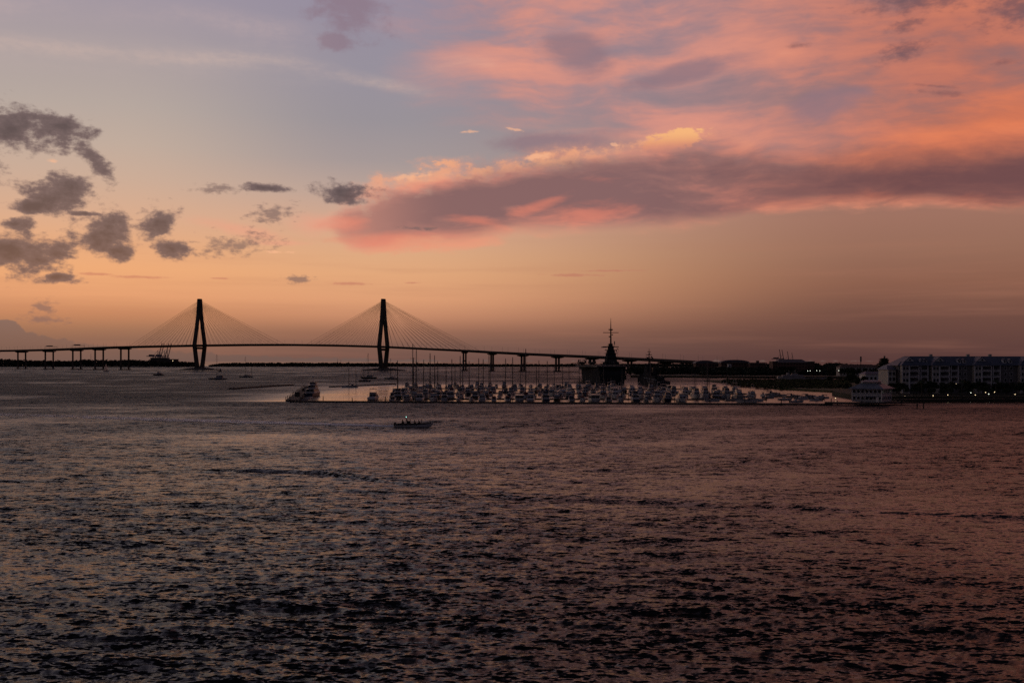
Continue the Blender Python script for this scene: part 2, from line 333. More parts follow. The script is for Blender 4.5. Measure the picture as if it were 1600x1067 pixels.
# ------------------------------------------------------------------ mesh builder
class MB:
    def __init__(s): s.v = []; s.f = []
    def box(s, c, d, taper=(1, 1), rz=0.0, shift=(0, 0)):
        b = len(s.v); cx, cy, cz = c; hx, hy, hz = d[0] / 2, d[1] / 2, d[2] / 2; cs, sn = math.cos(rz), math.sin(rz)
        for k, z in ((0, -hz), (1, hz)):
            tx, ty = (1, 1) if k == 0 else taper; ox, oy = (0, 0) if k == 0 else shift
            for x, y in ((-hx, -hy), (hx, -hy), (hx, hy), (-hx, hy)):
                X, Y = x * tx + ox, y * ty + oy
                s.v.append((cx + X * cs - Y * sn, cy + X * sn + Y * cs, cz + z))
        s.f += [(b, b+3, b+2, b+1), (b+4, b+5, b+6, b+7)] + [(b+i, b+(i+1) % 4, b+4+(i+1) % 4, b+4+i) for i in range(4)]
        return s
    def loft(s, rings, cap=True):
        b = len(s.v); n = len(rings[0])
        for r in rings: s.v += [tuple(p) for p in r]
        for i in range(len(rings) - 1):
            for j in range(n):
                a, c = b + i*n + j, b + i*n + (j+1) % n
                s.f.append((a, c, c + n, a + n))
        if cap: s.f.append(tuple(b + j for j in range(n))[::-1]); s.f.append(tuple(b + (len(rings)-1)*n + j for j in range(n)))
        return s
    def tube(s, p, r, n=6, r1=None):
        p = [Vector(q) for q in p]; rings = []
        for i, q in enumerate(p):
            d = (p[min(i+1, len(p)-1)] - p[max(i-1, 0)]).normalized()
            a = Vector((0, 0, 1)) if abs(d.z) < .9 else Vector((1, 0, 0))
            u = d.cross(a).normalized(); v = d.cross(u)
            rr = r if r1 is None else r + (r1 - r) * i / (len(p) - 1)
            rings.append([q + (u * math.cos(2*math.pi*k/n) + v * math.sin(2*math.pi*k/n)) * rr for k in range(n)])
        return s.loft(rings)
    def ball(s, c, r, n=8, m=5, sz=1.0):
        c = Vector(c); rings = []
        for i in range(1, m):
            t = math.pi * i / m
            rings.append([c + Vector((math.cos(2*math.pi*k/n) * math.sin(t) * r, math.sin(2*math.pi*k/n) * math.sin(t) * r, -math.cos(t) * r * sz)) for k in range(n)])
        return s.loft(rings)
    def prism(s, poly, axis, a, b):               # polygon in the two other axes, extruded from a to b
        def mk(p, t): return (t, p[0], p[1]) if axis == 0 else ((p[0], t, p[1]) if axis == 1 else (p[0], p[1], t))
        return s.loft([[mk(p, a) for p in poly], [mk(p, b) for p in poly]])
    def quad(s, *p): b = len(s.v); s.v += [tuple(q) for q in p]; s.f.append(tuple(range(b, b + len(p)))); return s
    def mesh(s, name, m, smooth=False):
        me = bpy.data.meshes.new(name); me.from_pydata(s.v, [], s.f); me.materials.append(m); me.update()
        import bmesh
        bm = bmesh.new(); bm.from_mesh(me); bmesh.ops.recalc_face_normals(bm, faces=bm.faces); bm.to_mesh(me); bm.free()
        if smooth: me.shade_smooth()
        return me
    def build(s, name, m, parent=None, smooth=False): return obj(name, s.mesh(name, m, smooth), parent)
def obj(name, me, parent=None):
    o = bpy.data.objects.new(name, me); col.objects.link(o)
    if parent is not None: o.parent = parent
    return o
def tag(o, label=None, cat=None, group=None, kind=None):
    for k, v in (('label', label), ('category', cat), ('group', group), ('kind', kind)):
        if v: o[k] = v
    return o
def empty(name, loc=(0, 0, 0), rz=0.0, label=None, cat=None, group=None, sc=1.0):
    e = bpy.data.objects.new(name, None); col.objects.link(e); e.location = loc; e.rotation_euler = (0, 0, rz); e.scale = (sc,) * 3
    e.empty_display_size = .1
    return tag(e, label, cat, group)
# a template is a list of (part name, mesh, [(sub-part name, mesh), ...])
def place(tpl, name, loc, rz, label, cat, group=None, sc=1.0):
    e = empty(name, loc, rz, label, cat, group, sc)
    for pn, me, subs in tpl:
        p = obj(pn, me, e)
        for sn, sm in subs: obj(sn, sm, p)
    return e

# ------------------------------------------------------------------ water
def make_water():
    azs = np.concatenate([np.linspace(-75, -31, 40, endpoint=False), np.linspace(-31, 31, 800), np.linspace(31, 75, 41)[1:]])
    r = [12.0]
    while r[-1] < 46: r.append(r[-1] * 1.05)
    while r[-1] < 760: r.append(r[-1] * 1.0029)
    while r[-1] < 40000: r.append(r[-1] * 1.03)
    r = np.array(r); A, D = np.meshgrid(np.radians(azs), r)
    X = np.tan(A).clip(-3.7, 3.7) * D; Y = D.copy()
    n = X.size; x = X.ravel(); y = Y.ravel()
    dr = np.gradient(r); sp_ = np.maximum(np.repeat(dr, len(azs)), np.repeat(r, len(azs)) * R(62 / 800))
    # wind-patch and shelter masks (real places on the water)
    def vn(xx, yy, s, seed):
        g = np.random.default_rng(seed); t = 0
        for i in range(7):
            th = g.uniform(0, 2*np.pi); k = s * g.uniform(.6, 1.8)
            t = t + np.sin(k * (np.cos(th) * xx + np.sin(th) * yy) + g.uniform(0, 6.28))
        return t / 7 ** .5
    patch = np.clip(1.0 + .22 * vn(x, y * 1.6, .035, 3) + .24 * vn(x * .3, y, .11, 5) + .16 * vn(x * .5, y, .33, 8), .4, 1.6)
    def sst(v, a, b): t = np.clip((v - a) / (b - a), 0, 1); return t * t * (3 - 2 * t)
    line = 536 - (x + 120) * .055                   # the front dock shelters what lies behind it
    lee = sst(y - line, -3, 5) * sst(x, -215 - (y - 540) * .05, -110) * sst(y, 1150, 820)
    calm = 1 - .9 * lee
    far = (1 - .35 * sst(y, 900, 2200)) * (1 - .995 * sst(y, 4200, 5200))
    chop = patch * calm * far
    Z = np.zeros(n); DX = np.zeros(n); DY = np.zeros(n)
    g = np.random.default_rng(21)
    lam = np.geomspace(.45, 11, 90)
    for L in lam:
        k = 2 * np.pi / L; th = g.normal(-1.72, .5 if L < 2 else .34)
        slope = .07 if L < 1.1 else (.04 if L < 1.5 else (.022 if L < 2.4 else (.021 if L < 5 else .014)))
        a = slope / k; ph = k * (np.cos(th) * x + np.sin(th) * y) + g.uniform(0, 6.28)
        att = np.clip((L / sp_ - 1.9) / 1.6, 0, 1) * chop
        Z += a * att * np.sin(ph); DX -= a * att * .8 * np.cos(th) * -np.cos(ph); DY -= a * att * .8 * np.sin(th) * -np.cos(ph)
    # an old wake train crossing the harbour
    py_ = np.array([at(p, ywl(q)) for p, q in ((-100, 716), (150, 727), (500, 738), (800, 776), (1200, 791), (1700, 812))])
    yc = np.interp(x, py_[:, 0], py_[:, 1]); d = (y - yc) * .97
    Z += .34 * np.exp(-(d / 4.2) ** 2) * np.cos(d * 2 * np.pi / 5.2) * np.clip(.6 + .5 * vn(x, y, .06, 9), 0, 1.3)
    Z *= sst(y, 3500, 900)
    V = np.stack([x + DX, y + DY, Z], 1)
    nr, nc = X.shape
    i = np.arange((nr - 1) * nc).reshape(nr - 1, nc)[:, :-1].ravel()
    Fc = np.stack([i, i + 1, i + nc + 1, i + nc], 1)
    me = bpy.data.meshes.new('water'); me.vertices.add(n); me.vertices.foreach_set('co', V.ravel())
    me.loops.add(Fc.size); me.loops.foreach_set('vertex_index', Fc.ravel().astype(np.int32))
    me.polygons.add(len(Fc)); me.polygons.foreach_set('loop_start', np.arange(0, Fc.size, 4, dtype=np.int32))
    me.update(calc_edges=True); me.validate()
    at_ = me.attributes.new('chop', 'FLOAT', 'POINT'); at_.data.foreach_set('value', chop.astype(np.float32))
    un = .022 + .198 * sst(y, 90, 700)                # slopes too small for the mesh become roughness
    at2 = me.attributes.new('rough', 'FLOAT', 'POINT'); at2.data.foreach_set('value', np.sqrt(np.sqrt(2) * un * np.minimum(chop, 1) + .0003).astype(np.float32))
    me.shade_smooth()
    m = bpy.data.materials.new('harbour_water'); m.use_nodes = True; t = NT(m.node_tree); t.n.remove(t.n['Principled BSDF'])
    ra = t.n.new('ShaderNodeAttribute'); ra.attribute_name = 'rough'
    o = t.n.new('ShaderNodeTexCoord').outputs['Object']
    an_ = t.n.new('ShaderNodeAttribute'); an_.attribute_name = 'chop'
    nz = [t.noise(t.mapping(o, rot=(0, 0, R(r_)), sc=(sx, 1, 1)), sc0, 1, .5, .0, out=1) for r_, sx, sc0 in ((8, .42, 4.2), (-10, .36, 1.5), (5, .3, .5))]
    sl_ = None
    for n_, a_ in zip(nz, ((1.2, 2.1, 0), (1.0, 2.0, 0), (.4, .9, 0))):
        v_ = t.vm('MULTIPLY', t.vm('SUBTRACT', n_, (.5, .5, .5)), a_); sl_ = v_ if sl_ is None else t.vm('ADD', sl_, v_)
    sc_ = t.n.new('ShaderNodeVectorMath'); sc_.operation = 'SCALE'; t.l.new(sl_, sc_.inputs[0]); t.l.new(an_.outputs['Fac'], sc_.inputs['Scale'])
    nn = t.vm('NORMALIZE', t.vm('ADD', t.n.new('ShaderNodeNewGeometry').outputs['Normal'], sc_.outputs[0]))
    b = t.n.new('ShaderNodeBsdfPrincipled'); b.inputs['Base Color'].default_value = (.004, .0042, .004, 1); b.inputs['IOR'].default_value = 1.31
    t.l.new(ra.outputs['Fac'], b.inputs['Roughness']); t.l.new(nn, b.inputs['Normal'])
    t.l.new(b.outputs[0], t.n['Material Output'].inputs['Surface'])
    me.materials.append(m)
    o = obj('water', me); tag(o, 'dark rippled harbour water stretching to the far shore', 'water', kind='structure')
    return o
make_water()

# ------------------------------------------------------------------ far shores
def land(name, pts, z, m, label, skirt=-3.0):       # a low piece of ground: outline in world x, y
    mb = MB(); mb.loft([[(x, y, skirt) for x, y in pts], [(x, y, z) for x, y in pts]])
    o = mb.build(name, m); return tag(o, label, 'land', kind='structure')
def strip(p0, p1, d0, d1): 
    a, b, c, d = at(p0, d0), at(p1, d0), at(p1, d1), at(p0, d1); return [(v.x, v.y) for v in (a, b, c, d)]
land('far_shore', strip(-300, 306, 3650, 4600), 2.5, SOIL, 'low wooded far shore behind the left end of the bridge')
land('far_island', strip(326, 2200, 3800, 4600), 2.0, SOIL, 'long low wooded island beyond the bridge')

def leaf_mass(name, clumps, label, m, per=26, leaf=2.2, kind='stuff', parent=None):   # clumps: x, y, z0, height, radius
    g = np.random.default_rng(len(clumps)); V = []; Fs = []; b = 0
    C = np.array(clumps, float); n = len(C) * per
    c = np.repeat(C, per, 0)
    u = g.normal(size=(n, 3)); u /= np.linalg.norm(u, axis=1)[:, None]; rr = g.uniform(.35, 1, n) ** .5
    ctr = np.stack([c[:, 0] + u[:, 0] * c[:, 4] * rr, c[:, 1] + u[:, 1] * c[:, 4] * rr, c[:, 2] + c[:, 3] * (.52 + .48 * u[:, 2] * rr)], 1)
    sz = (leaf * g.uniform(.6, 1.4, n))[:, None]
    a = g.normal(size=(n, 3)); a /= np.linalg.norm(a, axis=1)[:, None]
    d = np.cross(a, g.normal(size=(n, 3))); d /= np.linalg.norm(d, axis=1)[:, None]
    q = np.stack([ctr - a * sz - d * sz * .7, ctr + a * sz * .8 - d * sz * .8, ctr + a * sz + d * sz * .7, ctr - a * sz * .9 + d * sz * .6], 1).reshape(-1, 3)
    f = np.arange(n * 4).reshape(n, 4)
    me = bpy.data.meshes.new(name); me.from_pydata(q.tolist(), [], f.tolist()); me.materials.append(m); me.update()
    o = obj(name, me, parent)
    if kind: tag(o, label, 'woods', kind=kind)
    return o
def woods(px0, px1, Y0, Y1, topf, step, z0=1.5, rad=.55):
    out = []; p = px0
    while p < px1:
        Y = random.uniform(Y0, Y1); top = zat(topf(p) + random.gauss(0, .5), Y)
        hgt = max(4, top - z0); v = at(p, Y)
        out.append((v.x, v.y, z0, hgt, hgt * rad * random.uniform(.8, 1.3))); p += step * random.uniform(.5, 1.5)
    return out
def lerp_top(pts): 
    xs, ys = zip(*pts); return lambda p: float(np.interp(p, xs, ys))
t1 = lerp_top([(-200, 561.5), (10, 561), (40, 563), (120, 564), (135, 561.5), (175, 563), (205, 562), (240, 564), (300, 566), (312, 570)])
cl = woods(-120, 308, 3680, 3800, t1, 2.2) + woods(-120, 306, 3900, 4200, t1, 3.0)
leaf_mass('far_woods', cl, 'dark continuous line of trees on the far left shore', LEAF2, 30, 3.0)
t2 = lerp_top([(326, 571), (345, 567.5), (430, 567), (520, 567.2), (700, 568.5), (860, 570), (900, 569), (1300, 568), (2100, 568)])
cl = woods(328, 1280, 3830, 3950, t2, 2.0, rad=.7) + woods(345, 1280, 4050, 4300, t2, 3.0, rad=.8)
leaf_mass('far_woods', cl, 'dark low line of trees on the island beyond the bridge', LEAF2, 26, 2.6)
for px, top, nm in ((527.5, 560, 'thin radio mast left of the pair on the far island'), (532.5, 562, 'shorter radio mast right of the pair on the far island'), (142, 552, 'slender radio mast over the far left shore')):
    p = at(px, 4000, 1); e = empty('radio_mast', p, 0, nm, 'mast', 'radio masts')
    MB().tube([(0, 0, 0), (0, 0, zat(top, 4000) - 1)], 1.1, 5, .35).build('pole', STEEL, e)
    MB().box((0, 0, 6), (5, 5, 6)).build('base_hut', CONC, e)

# ------------------------------------------------------------------ the cable-stayed bridge
AL = [(-230, 549.5, 3450), (-100, 548.6, 3150), (-10, 547.8, 2940), (34, 547.2, 2840), (77, 546.2, 2740), (120, 544.6, 2650), (155, 543.2, 2575), (195, 541.8, 2510),
      (312, 539.3, 2450), (384, 538.4, 2410), (455, 538.2, 2375), (527, 539.2, 2337), (599, 541.2, 2300), (660, 544.2, 2276), (726, 547.3, 2250), (769, 549.8, 2215), (817, 552.2, 2160),
      (871, 554.6, 2090), (925, 556.8, 2010), (984, 559.8, 1920), (1040, 562.6, 1840), (1096, 565.8, 1765), (1160, 569, 1690)]
path = [at(p, Y, zat(q, Y)) for p, q, Y in AL]
cum = [0.0]
for a, b in zip(path, path[1:]): cum.append(cum[-1] + (b - a).length)
def on(s):
    i = max(0, min(len(cum) - 2, int(np.searchsorted(cum, s)) - 1)); f = (s - cum[i]) / (cum[i+1] - cum[i])
    p = path[i].lerp(path[i+1], f); d = (path[i+1] - path[i]).normalized(); t = Vector((d.y, -d.x, 0)).normalized()
    return p, d, t                                  # point, along, across (towards the camera)
def s_px(px): i = [a[0] for a in AL].index(px); return cum[i]
bridge = empty('cable_stayed_bridge', at(455, 2375, 0), 0, 'long cable-stayed bridge with two diamond towers crossing the harbour', 'bridge')
BO = Vector(bridge.location)
def bl(p): return Vector(p) - BO
ss_ = np.linspace(0, cum[-1], 130)
rings = []
for s in ss_:
    p, d, t = on(s); up = Vector((0, 0, 1)); p = bl(p)
    rings.append([p + t*19, p + t*19 - up*1.2, p + t*14.5 - up*3.6, p + t*12 - up*3.6, p + t*11 - up*1.4, p - t*11 - up*1.4, p - t*12 - up*3.6, p - t*14.5 - up*3.6, p - t*19 - up*1.2, p - t*19])
deck = MB().loft(rings).build('deck', CONC, bridge)
for sd in (1, -1):
    mb = MB(); rr = []
    for s in ss_:
        p, d, t = on(s); p = bl(p) + t * sd * 18.6; up = Vector((0, 0, 1)); rr.append([p + t*.2, p - t*.2, p - t*.2 + up*1.3, p + t*.2 + up*1.3])
    mb.loft(rr).build('parapet', CONC, deck)
def frame_at(p, d, t, pts): return [bl(p) + d * a + t * b + Vector((0, 0, c)) for a, b, c in pts]
def tower(px):
    s = s_px(px); p, d, t = on(s); p = Vector((p.x, p.y, 0)); d = Vector((d.x, d.y, 0)).normalized(); zd = on(s)[0].z; hk = zat(467, p.y) / 175
    for sg in (1, -1):
        rr = []
        for z, off, wt, wd in ((3, 9, 3.6, 4.6), (22, 14, 3.2, 4.3), (zd - 4, 21.2, 3.0, 4.1), (zd + 2, 21.6, 3.0, 4.1), (100 * hk, 13.2, 2.8, 3.9), (140 * hk, 5.6, 2.7, 3.8)):
            rr.append(frame_at(p, d, t, [(-wd, sg*off - wt, z), (wd, sg*off - wt, z), (wd, sg*off + wt, z), (-wd, sg*off + wt, z)]))
        MB().loft(rr).build('tower_leg', CONC, bridge)
    rr = []
    for z, wt, wd in ((138, 8.6, 3.9), (160, 6.6, 3.7), (173, 5.6, 3.6), (175, 4.8, 3.0)):
        z *= hk; rr.append(frame_at(p, d, t, [(-wd, -wt, z), (wd, -wt, z), (wd, wt, z), (-wd, wt, z)]))
    MB().loft(rr).build('tower_head', CONC, bridge)
    rr = [frame_at(p, d, t, [(-3, -18.5, z), (3, -18.5, z), (3, 18.5, z), (-3, 18.5, z)]) for z in (zd - 10, zd - 5)]
    MB().loft(rr).build('crossbeam', CONC, bridge)
    rr = [frame_at(p, d, t, [(-w_, -u_, z), (w_, -u_, z), (w_, u_, z), (-w_, u_, z)]) for z, w_, u_ in ((-4, 8, 15), (4, 8, 15), (7, 6, 13))]
    MB().loft(rr).build('pedestal', CONC, bridge)
    # stay cables: two planes, fans to both sides
    for sd in (1, -1):
        for way, reach in ((-1, 190), (1, 226)):
            for k in range(16):
                zt = (169 - k * 1.75) * hk; q, dd, tt = on(s + way * (16 + (reach - 16) * (15 - k) / 15.0))
                a = frame_at(p, d, t, [(way * 3, sd * 3.2, zt)])[0]; b = bl(q) + tt * sd * 17.5 + Vector((0, 0, .6))
                MB().tube([a, b], .25, 3).build('stay_cable', CABLE, bridge)
    # rock island round the foot
    bm = MB(); g = random.Random(px); rings = []
    for z, rx, ry in ((-5, 62, 26), (1.2, 54, 21), (3.2, 38, 17), (4.6, 20, 15)):
        rings.append([p + d * rx * math.cos(a) * g.uniform(.9, 1.1) + t * ry * math.sin(a) * g.uniform(.9, 1.1) + Vector((0, 0, z * g.uniform(.85, 1.2))) for a in np.linspace(0, 2*math.pi, 28, endpoint=False)])
    o = bm.loft(rings).build('rock_island', ROCK)
    tag(o, 'low rock island round the foot of the %s bridge tower' % ('left' if px == 312 else 'right'), 'island', kind='structure')
tower(312); tower(599)
def pier(px, spread=12.0, tie=False):
    s = s_px(px); p, d, t = on(s); zd = p.z - 3.7; p = Vector((p.x, p.y, 0)); d = Vector((d.x, d.y, 0)).normalized()
    for sg in (1, -1):
        MB().loft([frame_at(p, d, t, [(-1.5, sg*spread - 1.6, z), (1.5, sg*spread - 1.6, z), (1.5, sg*spread + 1.6, z), (-1.5, sg*spread + 1.6, z)]) for z in (-4, zd - 3.2)]).build('pier_column', CONC, bridge)
    MB().loft([frame_at(p, d, t, [(-2.2, -w_, z), (2.2, -w_, z), (2.2, w_, z), (-2.2, w_, z)]) for z, w_ in ((zd - 3.4, spread + 1.5), (zd - 1.8, 18), (zd - .05, 18.5))]).build('pier_cap', CONC, bridge)
    MB().loft([frame_at(p, d, t, [(-4, -w_, z), (4, -w_, z), (4, w_, z), (-4, w_, z)]) for z, w_ in ((-4, spread + 4), (1.6, spread + 4))]).build('pile_cap', CONC, bridge)
    if tie: MB().loft([frame_at(p, d, t, [(-1.2, -spread, z), (1.2, -spread, z), (1.2, spread, z), (-1.2, spread, z)]) for z in (21, 24)]).build('tie_beam', CONC, bridge)
for a in AL:
    if a[0] not in (312, 384, 455, 527, 599, 660, -230): pier(a[0], (11.0 if a[0] < 300 else 9.0) if a[0] < 760 else 4.5, a[0] in (155, 195, 726))
lp = MB().tube([(0, 0, 0), (0, 0, 11), (0, 1.8, 11.6)], .16, 4)
lpm = lp.mesh('lamp_post', ALU)
for s in np.arange(30, cum[-1] - 20, 46):
    for sd in (1, -1):
        p, d, t = on(s); o = obj('lamp_post', lpm, bridge); o.location = bl(p) + t * sd * 18.2; o.rotation_euler.z = 0 if sd > 0 else math.pi
for px in (77, 120):                                  # sign gantries over the left approach
    p, d, t = on(s_px(px) + 9); p = bl(p)
    g_ = MB(); g_.tube([p + t*17, p + t*17 + Vector((0,0,8)), p - t*17 + Vector((0,0,8)), p - t*17], .5, 5)
    go = g_.build('sign_gantry', STEEL, bridge)
    c = p + t * 4 + Vector((0, 0, 8.3))
    MB().loft([[c + d*6 + t*7, c + d*6 - t*7, c - d*6 - t*7, c - d*6 + t*7], [c + d*5 + t*6 + Vector((0,0,2.4)), c + d*5 - t*6 + Vector((0,0,2.4)), c - d*5 - t*6 + Vector((0,0,2.4)), c - d*5 + t*6 + Vector((0,0,2.4))]]).build('sign_panel', STEEL, go)

# ------------------------------------------------------------------ container cranes
def crane_tpl(m, up=78.0, L=62.0, lift=40.0, portal=42.0):
    legs = []
    for x in (-12, 12):
        for y in (-9, 9): legs.append(('leg', MB().tube([(x, y, 0), (x * .9, y, portal)], 1.1, 4).mesh('leg', m), []))
    tie = MB()
    for y in (-9, 9): tie.tube([(-12, y, 14), (12, y, 14)], .9, 4); tie.tube([(-12, y, 14), (10.8, y, portal)], .6, 4)
    for x in (-12, 12): tie.tube([(x, -9, 14), (x, 9, 14)], .9, 4)
    gird = MB().box((-13, 0, portal + 1.5), (52, 4, 3)).mesh('girder', m)
    a = R(up); ex, ez = 12 + L * math.cos(a), portal + 1.5 + L * math.sin(a)
    boom = MB()
    for y in (-1.8, 1.8): boom.tube([(12, y, portal + 1.5), (ex, y, ez)], 1.2, 4)
    for k in range(1, 8):
        f = k / 8; boom.tube([(12 + (ex-12)*f, -1.8, portal + 1.5 + L*math.sin(a)*f), (12 + (ex-12)*f, 1.8, portal + 1.5 + L*math.sin(a)*f)], .5, 4)
    apex = MB()
    for y in (-5, 5): apex.tube([(10, y, portal), (8, 0, portal + 26)], .8, 4)
    apex.tube([(-12, 0, portal + 2), (8, 0, portal + 26)], .6, 4); apex.tube([(8, 0, portal + 26), (12 + (ex-12)*.6, 0, portal + 1.5 + L*math.sin(a)*.6)], .4, 4)
    house = MB().box((-22, 0, portal + 6), (14, 6, 6)).mesh('machinery_house', m)
    cab = MB().box((-2, 0, portal - 2), (3, 3, 3)).mesh('cab', WHITE)
    return legs + [('tie_frame', tie.mesh('tie_frame', m), []), ('girder', gird, []), ('boom', boom.mesh('boom', m), []), ('apex_frame', apex.mesh('apex_frame', m), []), ('machinery_house', house, []), ('cab', cab, [])]
ct = crane_tpl(CRANEB, 76, 58, portal=40)
for i, (px, Y, z0) in enumerate(((243.5, 4300, 1), (247, 4380, 1), (254, 4330, 1), (258.5, 4400, 1))):
    place(ct, 'container_crane', at(px, Y, z0), R(8), '%s container crane with raised boom on the far left quay' % ('first', 'second', 'third', 'fourth')[i] + ' from the left', 'crane', 'container cranes on the far left quay')
ct2 = crane_tpl(STEEL, 101, 50, portal=44)
for i, (px, Y, tp) in enumerate(((1217, 3050, 546), (1221, 3200, 546.5), (1229.5, 3050, 549), (1236.5, 3100, 551))):
    sc = (zat(tp, Y) - 2) / (44 + 1.5 + 50 * math.sin(R(101)))
    place(ct2, 'container_crane', at(px, Y, 2), 0, '%s of four raised dark booms above the large building' % ('leftmost', 'second', 'third', 'rightmost')[i], 'crane', 'raised booms above the large building', sc)
port = empty('warehouse', at(250, 4250, 0), 0, 'low quay warehouse with a lit corner below the far left cranes', 'warehouse')
MB().box((0, 0, 18), (72, 30, 32)).build('wall', CONC, port); MB().box((0, 0, 35), (76, 34, 2.5), (.9, .9)).build('roof', STEEL, port)
w2 = empty('warehouse', at(268, 4200, 0), 0, 'flat dark quay shed right of the far left cranes', 'warehouse')
MB().box((0, 0, 15), (50, 26, 26)).build('wall', CONC, w2); MB().box((0, 0, 29), (53, 29, 2)).build('roof', STEEL, w2)
MB().box((10, -13.3, 23), (3, .8, 1.6)).build('lit_window', LAMP, w2)

# ------------------------------------------------------------------ land on the right
def poly(pts): return [((p - 800) / F * Y, Y) for p, Y in pts]
land('wooded_point', poly([(985, 1330), (1080, 1300), (1200, 1260), (1330, 1230), (1700, 1200), (2100, 1200), (2100, 3300), (1250, 3300), (1100, 2300), (1000, 1800)]), 2.6, SOIL, 'dark wooded land behind the marina on the right')
land('marsh_spit', poly([(1172, 872), (1100, 1075), (1110, 1110), (1330, 1110), (1500, 1050), (1500, 690), (1300, 700), (1215, 770)]), 1.2, GRASS, 'dark olive marsh spit behind the right end of the marina')
land('shore_bank', poly([(1395, 548), (1700, 543), (2100, 540), (2100, 1100), (1500, 1100), (1360, 760), (1300, 640), (1340, 560)]), 2.6, SOIL, 'dark planted shore in front of the apartment buildings')
t3 = lerp_top([(985, 573), (1000, 571), (1040, 574), (1090, 572), (1100, 574), (1190, 574), (1200, 573), (1275, 572), (1285, 571), (1300, 566), (1320, 569), (1360, 571), (1410, 572), (1700, 572)])
cl = woods(985, 1700, 1420, 1560, t3, 3.2, rad=.6) + woods(990, 1600, 1700, 2000, t3, 4.0, rad=.6) + woods(1100, 1500, 1350, 1400, lambda p: 580, 3.5, rad=.8)
leaf_mass('wooded_bank', cl, 'dark mass of trees on the land behind the marina', LEAF2, 60, 1.7)
# marsh grass tufts along the spit
cl = [(x, y, 1.0, random.uniform(.8, 1.6), random.uniform(1.5, 3)) for x, y in [((random.uniform(1130, 1330) - 800) / F * Y_, Y_) for Y_ in [random.uniform(760, 1090) for _ in range(900)]] if x > 190 + (1100 - y) * .02]
leaf_mass('marsh_grass', cl, 'rough grass covering the marsh spit', GRASS, 14, .8)

# ------------------------------------------------------------------ buildings on the far right land
def block(name, px0, px1, Y, ptop, label, wm, rm, roof='flat', depth=20, zb=2.5, rows=3, cols=10, steps=()):
    x0, x1 = at(px0, Y).x, at(px1, Y).x; W = x1 - x0; e = empty(name, ((x0 + x1) / 2, Y, zb), 0, label, 'building'); zt = zat(ptop, Y) - zb
    hw = zt * (.78 if roof != 'flat' else .95)
    wl = MB().box((0, depth / 2, hw / 2), (W, depth, hw)).build('wall', wm, e)
    if roof == 'hip': MB().box((0, depth / 2, hw + (zt - hw) / 2), (W + 1.6, depth + 1.6, zt - hw), (.72, .12)).build('roof', rm, e)
    elif roof == 'arch':
        pr = [(-W/2 - .8, hw), (W/2 + .8, hw)] + [(W/2 * 1.02 * math.cos(a), hw + .2 + (zt - hw) * math.sin(a)) for a in np.linspace(0.05, math.pi - .05, 12)]
        MB().prism(pr, 1, -.8, depth + .8).build('roof', rm, e)
    else: MB().box((0, depth / 2, hw + (zt - hw) / 2), (W + .8, depth + .8, zt - hw), (.98, .98)).build('roof', rm, e)
    wm_ = MB().box((0, 0, 0), (W / cols * .5, .3, hw / rows * .45)).mesh('window', GLASS)
    for i in range(cols):
        for j in range(rows):
            o = obj('window', wm_, e); o.location = (-W/2 + W * (i + .5) / cols, -.1, hw * (j + .55) / rows)
    for px, py, ww in steps:
        z = zat(py, Y) - zb; MB().box((at(px, Y).x - (x0 + x1) / 2, depth / 2, (zt + z) / 2 - .4), (ww, 6, max(1.0, z - zt + .9))).build('roof_plant', wm, e)
    return e
block('hall', 1087, 1117, 1620, 563.2, 'low dark hall with a gently curved roof where the bridge deck meets land', BRICK, STEEL, 'arch', 24, rows=2, cols=6)
block('hall', 1127, 1171, 1660, 562.3, 'long dark building with a shallow arched roof on the wooded land', BRICK, STEEL, 'arch', 24, rows=3, cols=10)
block('office_building', 1172, 1196, 1640, 566.5, 'flat roofed dark building right of the shallow arched roof', BRICK, STEEL, 'flat', 20, rows=3, cols=7, steps=((1186, 563.5, 4),))
block('large_building', 1215, 1262, 1450, 561.3, 'large dark flat topped building standing above the trees', BRICK, STEEL, 'hip', 26, rows=4, cols=10, steps=())
block('office_building', 1207.5, 1215, 1452, 564.2, 'low wing at the left side of the large dark building', BRICK, STEEL, 'flat', 20, rows=4, cols=2)
block('office_building', 1262.5, 1273, 1452, 564.4, 'low wing at the right side of the large dark building', BRICK, STEEL, 'flat', 20, rows=4, cols=3)
block('stair_tower', 1138, 1142.5, 1600, 569, 'pale stair tower in front of the shallow arched roof building', TRIM, TRIM, 'flat', 5, rows=3, cols=1)
block('row_houses', 1312, 1372, 1300, 569.3, 'row of pale roofed houses above trees left of the apartments', WALLC, BRICK, 'hip', 14, rows=2, cols=12)
block('boat_shed', 1352, 1396, 820, 580.5, 'low white columned house with a grey hip roof behind the pavilion', TRIM, ROOFB, 'hip', 14, rows=1, cols=7)
for px, tp, bs, nm in ((1345, 557, 585, 'tall dark pole with a thick top above the row of houses'), (1382, 556, 583, 'tall dark pole behind the tree left of the apartments')):
    e = empty('utility_pole', at(px, 1150, 2.5), 0, nm, 'pole'); h_ = zat(tp, 1150) - 2.5
    MB().tube([(0, 0, 0), (0, 0, h_)], .45, 6, .35).build('pole', PILE, e); MB().box((0, 0, h_ - 3), (1.6, 1.2, 6)).build('antenna_panel', STEEL, e)

